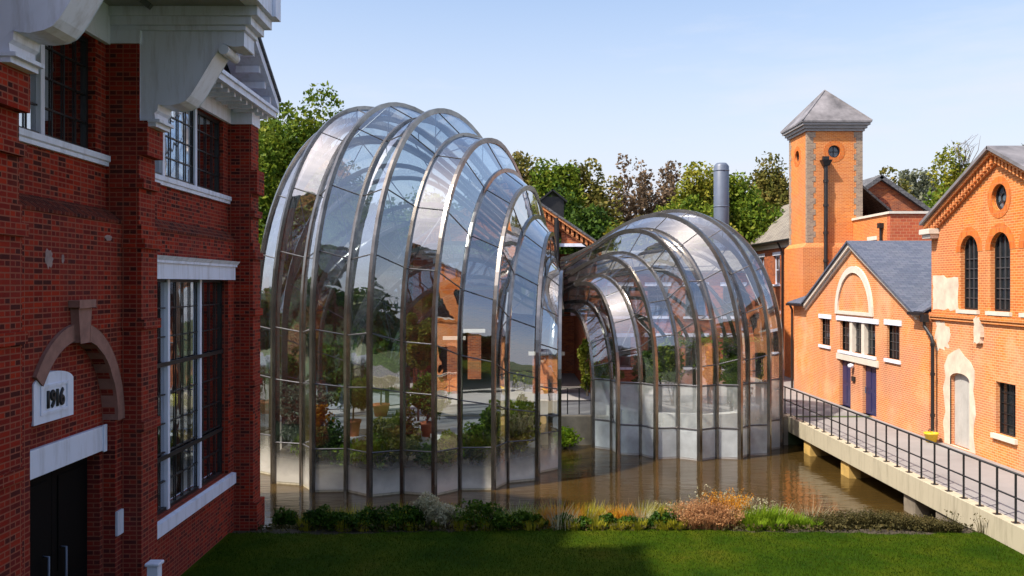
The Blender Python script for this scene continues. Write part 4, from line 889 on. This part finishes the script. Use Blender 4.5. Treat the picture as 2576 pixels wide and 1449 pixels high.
for i, (lb, px, Y, z, wd, h, mt, n) in enumerate(inn): shrub('indoor_shrub', lb, at(px, Y), Y, z, wd * 1.15, h * 1.25, M[mt], int(n * 1.5), .055, 40 + i, 'shrubs under the taller glasshouse')
for k, ang in enumerate((-148, -136, -124, -112, -100, -88, -76, -64, -50, -36, -22)):
    shrub('bed_plant', 'low green plant in the front bed close behind the ribs of the taller glasshouse', BIGC[0] + 4.0 * math.cos(R(ang)), BIGC[1] + 4.0 * math.sin(R(ang)), -.62, 1.15, .95 + .35 * (k % 3), M[('leaf_green', 'leaf_olive', 'leaf_dark', 'grass_green')[k % 4]], 520, .055, 330 + k, 'low plants in the front bed')
for k, (px, Yh, wd, hh, lb) in enumerate(((745, 43.5, 3.2, 3.6, 'dark clipped hedge block behind the taller glasshouse, nearest the factory'), (880, 43.2, 3.2, 3.3, 'dark clipped hedge block behind the taller glasshouse, middle of the run'), (985, 42.9, 2.6, 3.0, 'dark clipped hedge block touching the still house wall'))):
    shrub('hedge', lb, at(px, Yh), Yh, 0, wd, hh, M['leaf_dark'], 1800, .10, 380 + k, 'hedges behind the taller glasshouse', cat='hedge')
# inside the smaller house
def palm(label, x, y, z, h, nf, ln, mat, seed):
    rng = np.random.default_rng(seed); root = thing('palm', label, 'palm', (x, y, z)); t = MB(); t.tube([(x, y, z), (x + .05, y, z + h * .5), (x, y, z + h)], [.07, .06, .05], 7); t.build('trunk', M['bark'], root)
    Q = []
    for k in range(nf):
        a = 2 * math.pi * k / nf + rng.uniform(-.2, .2); el = rng.uniform(.2, 1.2); pv = None
        for i in range(9):
            s = i / 8; r = ln * s * math.cos(el * (1 - .3 * s)); zz = h + ln * (s * math.sin(el) - .55 * s * s); c = np.array([x + r * math.cos(a), y + r * math.sin(a), z + zz])
            sd = np.array([-math.sin(a), math.cos(a), -.35]) * .34 * (1 - s * .6); al = np.array([math.cos(a), math.sin(a), 0]) * .11
            for sg in (1, -1): Q.append([c - al * .25, c + al * .25, c + al * 1.2 + sd * np.array([sg, sg, 1]), c + al * .7 + sd * np.array([sg, sg, 1])])
    quads_mesh('frond', np.array(Q), mat, root)
palm('feathery green palm inside the smaller glasshouse near the walkway bridge', at(1838, 33.6), 33.6, -.2, 2.9, 16, 1.5, M['leaf_green'], 61)
palm('second palm deeper inside the smaller glasshouse, taller trunk', at(1745, 34.6), 34.6, -.2, 3.1, 14, 1.25, M['leaf_bright'], 62)
ins = [('yellow green plants behind the frosted panes nearest the still house', 1478, 34.6, .9, .7, 1.7, 'leaf_yellow'), ('leafy green shrub above the frosted panes mid way along', 1520, 35.4, .9, 1.2, .9, 'leaf_bright'), ('green shrub behind the middle ribs of the smaller house', 1690, 34.0, .6, 1.0, 2.1, 'leaf_green'),
       ('rust leaved plant between the two palms', 1795, 33.4, .9, .7, 1.6, 'grass_orange'), ('dark leafy shrub below the feathery palm', 1850, 33.0, .6, 1.1, 1.7, 'leaf_dark'), ('green climber at the bridge end of the smaller house', 1935, 35.6, .6, .7, 1.9, 'leaf_olive'), ('dim green shrub behind the frosted panes', 1620, 35.2, .6, 1.0, 1.5, 'leaf_dark')]
for i, (lb, px, Y, z, wd, h, mt) in enumerate(ins): shrub('indoor_shrub', lb, at(px, Y), Y, z, wd * 1.15, h * 1.45, M[mt], 1300, .065, 70 + i, 'shrubs inside the smaller glasshouse')

palm('low bright palm among the shrubs in the middle of the smaller glasshouse', at(1660, 35.4), 35.4, -.2, 2.3, 13, 1.2, M['leaf_green'], 63)
# ------------------------------------------------------------------ river bank planting
def bz(Y): return float(np.interp(Y, [20.45, 22.9], [-.5, -1.4]))
i = 0
DS = 'dark green rounded shrub in the row at the lawn edge'
for px, hpx, wpx in ((795, 52, 60), (842, 46, 55), (893, 55, 62), (942, 60, 70), (1000, 62, 80), (1045, 50, 50), (1205, 60, 80), (1258, 52, 60), (1318, 50, 60), (1352, 36, 40), (1418, 40, 50), (1470, 38, 55), (1530, 48, 42), (1580, 38, 52), (1622, 34, 45), (1655, 36, 40), (1692, 38, 44)):
    Y = 20.75 + random.uniform(-.1, .15); k = Y / F; shrub('dark_shrub', DS, X(px, Y), Y, bz(Y), wpx * k * random.uniform(1.1, 1.6), hpx * k * random.uniform(.85, 1.45), M['shrub_dark'], 640, .036, 100 + i, nclump=11, clump=.42, group= 'dark shrubs along the lawn edge'); i += 1
for px, wd, lb in ((1075, .75, 'pale grey green flowering bush in the shrub row'), (1120, .8, 'low pale flowering bush beside the grey green one')):
    shrub('flowering_bush', lb, X(px, 20.9), 20.9, -.55, wd, .85 if px < 1100 else .6, M['flower_white'], 900, .03, 130 + px, 'pale flowering bushes')
def tufts(nm, lb, grp, lst, mat, n=170, **kw):
    global i
    for px, ytop, wpx, Y in lst:
        z = bz(Y); h = max(.15, Z(ytop, Y) - z); tuft(nm, lb, X(px, Y), Y, z, wpx * Y / F, h, M[mat], n, 200 + i, grp, **kw); i += 1
tufts('orange_grass', 'bright orange grass tuft behind the dark shrubs', 'orange grasses on the river bank', [(1375, 1278, 40, 21.3), (1402, 1272, 46, 21.4), (1430, 1268, 44, 21.4), (1398, 1296, 40, 20.9), (1440, 1290, 40, 21.0), (1528, 1278, 40, 21.4), (1560, 1270, 34, 21.5), (1590, 1284, 36, 21.2)], 'grass_orange', 220)
tufts('yellow_grass', 'yellow green grass tuft on the river bank', 'yellow grasses on the river bank', [(790, 1285, 60, 21.6), (840, 1278, 60, 21.7), (895, 1285, 60, 21.6), (950, 1288, 60, 21.7), (1030, 1290, 50, 21.6), (1150, 1285, 60, 21.7), (1200, 1288, 60, 21.6), (1250, 1292, 60, 21.5), (1310, 1290, 60, 21.6), (1345, 1284, 50, 21.8), (1465, 1266, 44, 21.6), (1492, 1262, 44, 21.7), (1545, 1275, 40, 21.7), (1618, 1266, 44, 21.6), (1645, 1268, 44, 21.6), (1672, 1264, 44, 21.7), (1694, 1270, 40, 21.5), (1510, 1290, 40, 21.1), (775, 1300, 40, 20.7), (868, 1298, 46, 20.7), (918, 1302, 44, 20.7), (972, 1296, 46, 20.8), (1038, 1302, 40, 20.7), (1168, 1300, 46, 20.7), (1232, 1302, 44, 20.7), (1288, 1300, 46, 20.7), (1338, 1302, 44, 20.6), (1448, 1304, 40, 20.6), (1500, 1302, 40, 20.6), (1555, 1306, 40, 20.6), (1604, 1302, 40, 20.6), (1672, 1304, 40, 20.6), (1705, 1302, 36, 20.6), (1100, 1268, 60, 22.2), (1000, 1270, 60, 22.2), (900, 1272, 60, 22.2), (1210, 1272, 60, 22.2), (1400, 1262, 50, 22.2)], 'grass_yellow', 200)
tufts('pink_grass', 'peach coloured feathery grass clump at the lawn edge', 'peach grasses on the river bank', [(1716, 1278, 44, 21.0), (1738, 1268, 44, 21.2), (1762, 1264, 46, 21.2), (1786, 1262, 46, 21.2), (1810, 1272, 44, 21.0), (1740, 1294, 44, 20.7), (1772, 1290, 46, 20.7), (1802, 1296, 44, 20.7), (1838, 1285, 40, 20.9)], 'grass_pink', 260, plume=M['grass_pink'])
tufts('tall_orange_grass', 'tall glowing orange grass clump among white flower stalks', 'tall orange grasses', [(1822, 1250, 44, 21.5), (1836, 1244, 40, 21.6)], 'grass_orange', 260, plume=M['grass_orange'])
tufts('flower_stalks', 'slender pale flower stalks rising above the grasses', 'pale flower stalks on the bank', [(1698, 1262, 40, 21.8), (1786, 1238, 46, 21.9), (1812, 1234, 44, 21.9), (1850, 1240, 44, 21.8), (1870, 1256, 40, 21.4), (1905, 1262, 50, 21.9), (1950, 1268, 50, 21.9)], 'flower_white', 60, plume=M['flower_white'], bw=.007)
tufts('green_reeds', 'fresh green reed clump beside the peach grasses', 'green reeds on the river bank', [(1868, 1284, 40, 21.0), (1892, 1276, 44, 21.1), (1916, 1270, 46, 21.2), (1940, 1272, 46, 21.2), (1964, 1282, 44, 21.1), (1988, 1290, 44, 21.0), (1900, 1300, 44, 20.7), (1950, 1300, 44, 20.7), (2012, 1296, 44, 20.9), (2040, 1302, 40, 20.8)], 'grass_green', 230)
tufts('brown_weeds', 'dull brown weed clump on the bank near the bridge beam', 'brown weeds on the river bank', [(2066, 1296, 50, 21.0), (2092, 1300, 50, 20.9), (2118, 1292, 50, 21.1), (2146, 1290, 50, 21.1), (2174, 1292, 50, 21.0), (2202, 1288, 50, 21.0), (2230, 1292, 50, 20.9), (2258, 1296, 50, 20.8), (2286, 1300, 50, 20.8), (2314, 1302, 50, 20.7), (2342, 1308, 50, 20.6), (2368, 1312, 44, 20.5), (2395, 1316, 40, 20.4)], 'weed_brown', 200, plume=M['weed_brown'])
tufts('dry_stalk', 'thin dry stalk plant against the pale concrete beam', 'dry stalks by the bridge', [(2392, 1282, 20, 20.4), (2472, 1288, 24, 20.2)], 'weed_brown', 16, plume=M['weed_brown'], bw=.008)
rw = random.Random(17)
tufts('wild_grass', 'thin wisp of wild grass rising through the bank planting', 'wild grass wisps on the river bank', [(rw.uniform(775, 1360), rw.uniform(1262, 1300), rw.uniform(24, 54), rw.uniform(20.6, 21.9)) for k in range(26)], 'grass_green', 46, bw=.008, lean=.7)
tufts('wild_grass', 'dry straw coloured wisp standing among the orange and yellow grasses', 'dry grass wisps on the river bank', [(rw.uniform(1100, 2050), rw.uniform(1252, 1296), rw.uniform(24, 60), rw.uniform(20.6, 22.0)) for k in range(26)], 'flower_white', 40, bw=.007, lean=.75)
shrub('waterside_plant', 'grassy green plant at the water between the two glasshouses', X(1425, 33.8), 33.8, -1.1, 1.3, .8, M['grass_green'], 700, .05, 301)
shrub('waterside_plant', 'dark plant in the shade beside the factory corner pier', X(720, 21.6), 21.6, -1.0, .9, .75, M['shrub_dark'], 700, .045, 302)
# ground cover on the bank as one mass
rng = np.random.default_rng(5); n = 9000; bx = rng.uniform(-6, 10.9, n); by = rng.uniform(20.35, 22.4, n); C = np.stack([bx, by, np.interp(by, [20.45, 22.9], [-.5, -1.4]) + rng.uniform(0, .14, n)], 1)
tag(quads_mesh('bank_grass', leaves(C, .045, rng, up=.2), M['weed_brown']), 'low tangled growth covering the river bank', 'ground cover', kind='stuff')

# ------------------------------------------------------------------ trees
TR = [  # label, px, ytop, wpx, Y, mat, n, crown bottom, leaf
 ('tall dense green tree rising beside the dark brick building eaves', 742, 216, 215, 46, 'leaf_green', 9000, 2.5, .16),
 ('darker tree filling the gap between factory and taller glasshouse', 655, 285, 150, 50, 'leaf_dark', 5000, 1.0, .18),
 ('shaded tree behind the shoulder of the taller glasshouse', 815, 330, 170, 56, 'leaf_dark', 5000, 1.0, .2),
 ('olive topped tree just beside the taller glasshouse crown', 1306, 352, 120, 63, 'leaf_olive', 4200, 2, .19),
 ('broad bright green tree above the still house roof', 1398, 362, 150, 60, 'leaf_green', 5200, 2, .18),
 ('dusky tree between the bright green and the bare purplish trees', 1488, 385, 130, 66, 'leaf_olive', 3600, 3, .19),
 ('thin purplish brown half bare tree', 1588, 392, 165, 68, 'leaf_brown', 1300, 3, .19),
 ('brown edged tree next to the half bare one', 1672, 400, 110, 72, 'leaf_brown', 1200, 3, .2),
 ('yellow green tree just before the steel flue', 1765, 392, 140, 62, 'leaf_yellow', 4200, 2, .18),
 ('green tree rising directly behind the steel flue', 1858, 412, 140, 64, 'leaf_green', 4400, 2, .18),
 ('bronze topped tree against the tower', 1942, 378, 130, 67, 'leaf_olive', 2600, 3, .19),
 ('low dark evergreen above the still house verge', 1440, 470, 190, 57, 'leaf_dark', 5200, 1, .18),
 ('low yellowish bush tree over the smaller glasshouse shoulder', 1545, 525, 130, 55, 'leaf_yellow', 2600, 1, .16),
 ('low leafy tree under the purplish tree', 1640, 510, 170, 60, 'leaf_olive', 4200, 1, .18),
 ('mid green low tree behind the smaller glasshouse crown', 1730, 480, 150, 58, 'leaf_green', 4200, 1, .17),
 ('dark low tree between flue and tower', 1905, 480, 150, 62, 'leaf_green', 4200, 1, .18),
 ('pale round tree over the far dark gable', 2245, 418, 110, 74, 'leaf_olive', 2600, 3, .2),
 ('silvery grey tree beyond the annex', 2322, 418, 140, 80, 'leaf_grey', 3600, 3, .22),
 ('tall golden tree with thin top beside the gabled hall', 2432, 362, 165, 64, 'leaf_yellow', 6400, 3, .17),
 ('bright green low tree beyond the far gable slope', 2345, 470, 150, 60, 'leaf_bright', 4000, 2, .17),
 ('grey leaved tree peeping over the gabled hall ridge', 2545, 350, 150, 76, 'leaf_grey', 3600, 4, .21),
 ('dark bushy tree low behind the factory end of the taller glasshouse', 725, 600, 170, 46, 'leaf_dark', 3600, 0, .17),
 ('dark low tree showing through the glass beside the indoor grey bush', 850, 610, 190, 47, 'leaf_dark', 3600, 0, .17),
 ('shadowy evergreen showing low through the glass left of the still house', 965, 640, 180, 48, 'leaf_dark', 3600, 0, .17),
 ('tree seen through the taller glasshouse, behind its left ribs', 905, 470, 210, 60, 'leaf_dark', 4200, 1, .2),
 ('tree seen through the middle of the taller glasshouse', 1060, 480, 200, 64, 'leaf_green', 4200, 1, .2),
 ('tree seen through the taller glasshouse near its falling crown', 1205, 470, 190, 62, 'leaf_dark', 4200, 1, .2)]
for k, (lb, px, yt, wp, Y, mt, n, cz, lf) in enumerate(TR):
    tree('tree', lb, X(px, Y), Y, -.01, Z(yt, Y), wp * 1.3 * Y / F, M[mt], n, lf, cz, 400 + k, 'trees beyond the buildings', limbs=14 if mt in ('leaf_brown', 'leaf_grey') else 8, clump=.26 if mt == 'leaf_brown' else .34)
t = MB(); rr = random.Random(4); bx_, by_, bz_ = X(2425, 64), 64, Z(400, 64)   # bare twigs over the golden tree
for k in range(16): t.tube([(bx_ + rr.uniform(-.3, .3), by_, bz_ - 1), (bx_ + rr.uniform(-.7, .9), by_ + rr.uniform(-.4, .4), bz_ + rr.uniform(.4, 1.0)), (bx_ + rr.uniform(-1.1, 1.3), by_, bz_ + rr.uniform(1.1, 1.9))], [.03, .02, .008], 4)
t.build('twigs', M['bark'], [o for o in COL.objects if o.get('label', '').startswith('tall golden tree')][0])
# woodland out of sight behind the lawn, seen mirrored in the glass
rng = np.random.default_rng(9); n = 38000; a = rng.uniform(R(118), R(335), n); rad = rng.uniform(34, 44, n) + 26 * (a < R(192)); cl = 12 + 3 * np.sin(a * 9) + 1.5 * np.sin(a * 23)
C = np.stack([np.cos(a) * rad, np.sin(a) * rad, rng.uniform(0, 1, n) * cl], 1)
tag(quads_mesh('woodland', leaves(C, .8, rng), M['leaf_dark']), 'woodland around the site beyond the lawn, mirrored in the glass', 'woodland', kind='stuff')

# ------------------------------------------------------------------ light, sky, camera
AZ = (-.86, -.50); EL = R(53)
h = math.hypot(*AZ); sd = Vector((AZ[0] / h * math.cos(EL), AZ[1] / h * math.cos(EL), math.sin(EL)))
sun = bpy.data.lights.new('sun', 'SUN'); sun.energy = 4.0; sun.angle = R(1.8); sun.color = (1, .90, .76)
so = bpy.data.objects.new('sun', sun); COL.objects.link(so); so.rotation_euler = sd.to_track_quat('Z', 'Y').to_euler(); so.location = (-30, -20, 40)
SKYV = 1.06
W = bpy.data.worlds.new('World'); S.world = W; W.use_nodes = True; nt = W.node_tree; nt.nodes.clear()
sk = nt.nodes.new('ShaderNodeTexSky'); sk.sky_type = 'NISHITA'; sk.sun_disc = False; sk.sun_elevation = EL; sk.sun_rotation = math.atan2(sd.x, sd.y)
sk.air_density = 1.0; sk.dust_density = 2.3; sk.ozone_density = 1.6; sk.altitude = 50
bg = nt.nodes.new('ShaderNodeBackground'); bg.inputs[1].default_value = .15; wo = nt.nodes.new('ShaderNodeOutputWorld')
gm = nt.nodes.new('ShaderNodeGamma'); gm.inputs[1].default_value = .82; hs = nt.nodes.new('ShaderNodeHueSaturation'); hs.inputs['Saturation'].default_value = 1.12; hs.inputs['Value'].default_value = SKYV
tn = nt.nodes.new('ShaderNodeMix'); tn.data_type = 'RGBA'; tn.blend_type = 'MULTIPLY'; tn.inputs[0].default_value = 1; tn.inputs[7].default_value = (1.04, .99, .99, 1)
nt.links.new(sk.outputs[0], gm.inputs[0]); nt.links.new(gm.outputs[0], hs.inputs['Color']); nt.links.new(hs.outputs[0], tn.inputs[6]); tc = nt.nodes.new('ShaderNodeTexCoord'); sx = nt.nodes.new('ShaderNodeSeparateXYZ'); nt.links.new(tc.outputs['Generated'], sx.inputs[0])
mr = nt.nodes.new('ShaderNodeMapRange'); mr.interpolation_type = 'SMOOTHSTEP'; nt.links.new(sx.outputs[2], mr.inputs[0])
for k, v in ((1, -.02), (2, .40), (3, 1.0), (4, 0)): mr.inputs[k].default_value = v
hz = nt.nodes.new('ShaderNodeMix'); hz.data_type = 'RGBA'; hz.inputs[7].default_value = (2.82, 2.93, 3.25, 1)
cm = nt.nodes.new('ShaderNodeMapping'); cm.inputs['Scale'].default_value = (1.2, 1.2, 6.5); nt.links.new(tc.outputs['Generated'], cm.inputs[0])
cn_ = nt.nodes.new('ShaderNodeTexNoise'); cn_.inputs['Scale'].default_value = 2.2; cn_.inputs['Detail'].default_value = 6; cn_.inputs['Roughness'].default_value = .6; nt.links.new(cm.outputs[0], cn_.inputs['Vector'])
cr_ = nt.nodes.new('ShaderNodeMapRange'); cr_.inputs[1].default_value = .48; cr_.inputs[2].default_value = .78; cr_.inputs[4].default_value = .42; nt.links.new(cn_.outputs[0], cr_.inputs[0])
ad = nt.nodes.new('ShaderNodeMath'); ad.operation = 'ADD'; ad.use_clamp = True; nt.links.new(mr.outputs[0], ad.inputs[0]); nt.links.new(cr_.outputs[0], ad.inputs[1])
nt.links.new(ad.outputs[0], hz.inputs[0]); nt.links.new(tn.outputs[2], hz.inputs[6]); nt.links.new(hz.outputs[2], bg.inputs[0]); nt.links.new(bg.outputs[0], wo.inputs[0])
cam = bpy.data.cameras.new('camera'); cam.lens = F / 2576 * 36; cam.sensor_width = 36; cam.shift_y = -9.5 / 2576; cam.clip_end = 2000; cam.clip_start = .1
co = bpy.data.objects.new('camera', cam); COL.objects.link(co); co.location = (0, 0, CAMZ); co.rotation_euler = (R(90), 0, 0); S.camera = co
S.view_settings.view_transform = 'Standard'; S.view_settings.look = 'None'; S.view_settings.gamma = 1; S.view_settings.exposure = 1.0
S.render.engine = 'CYCLES'; S.cycles.transparent_max_bounces = 40; S.cycles.max_bounces = 10; S.cycles.transmission_bounces = 8; S.cycles.glossy_bounces = 6
S.cycles.use_denoising = True
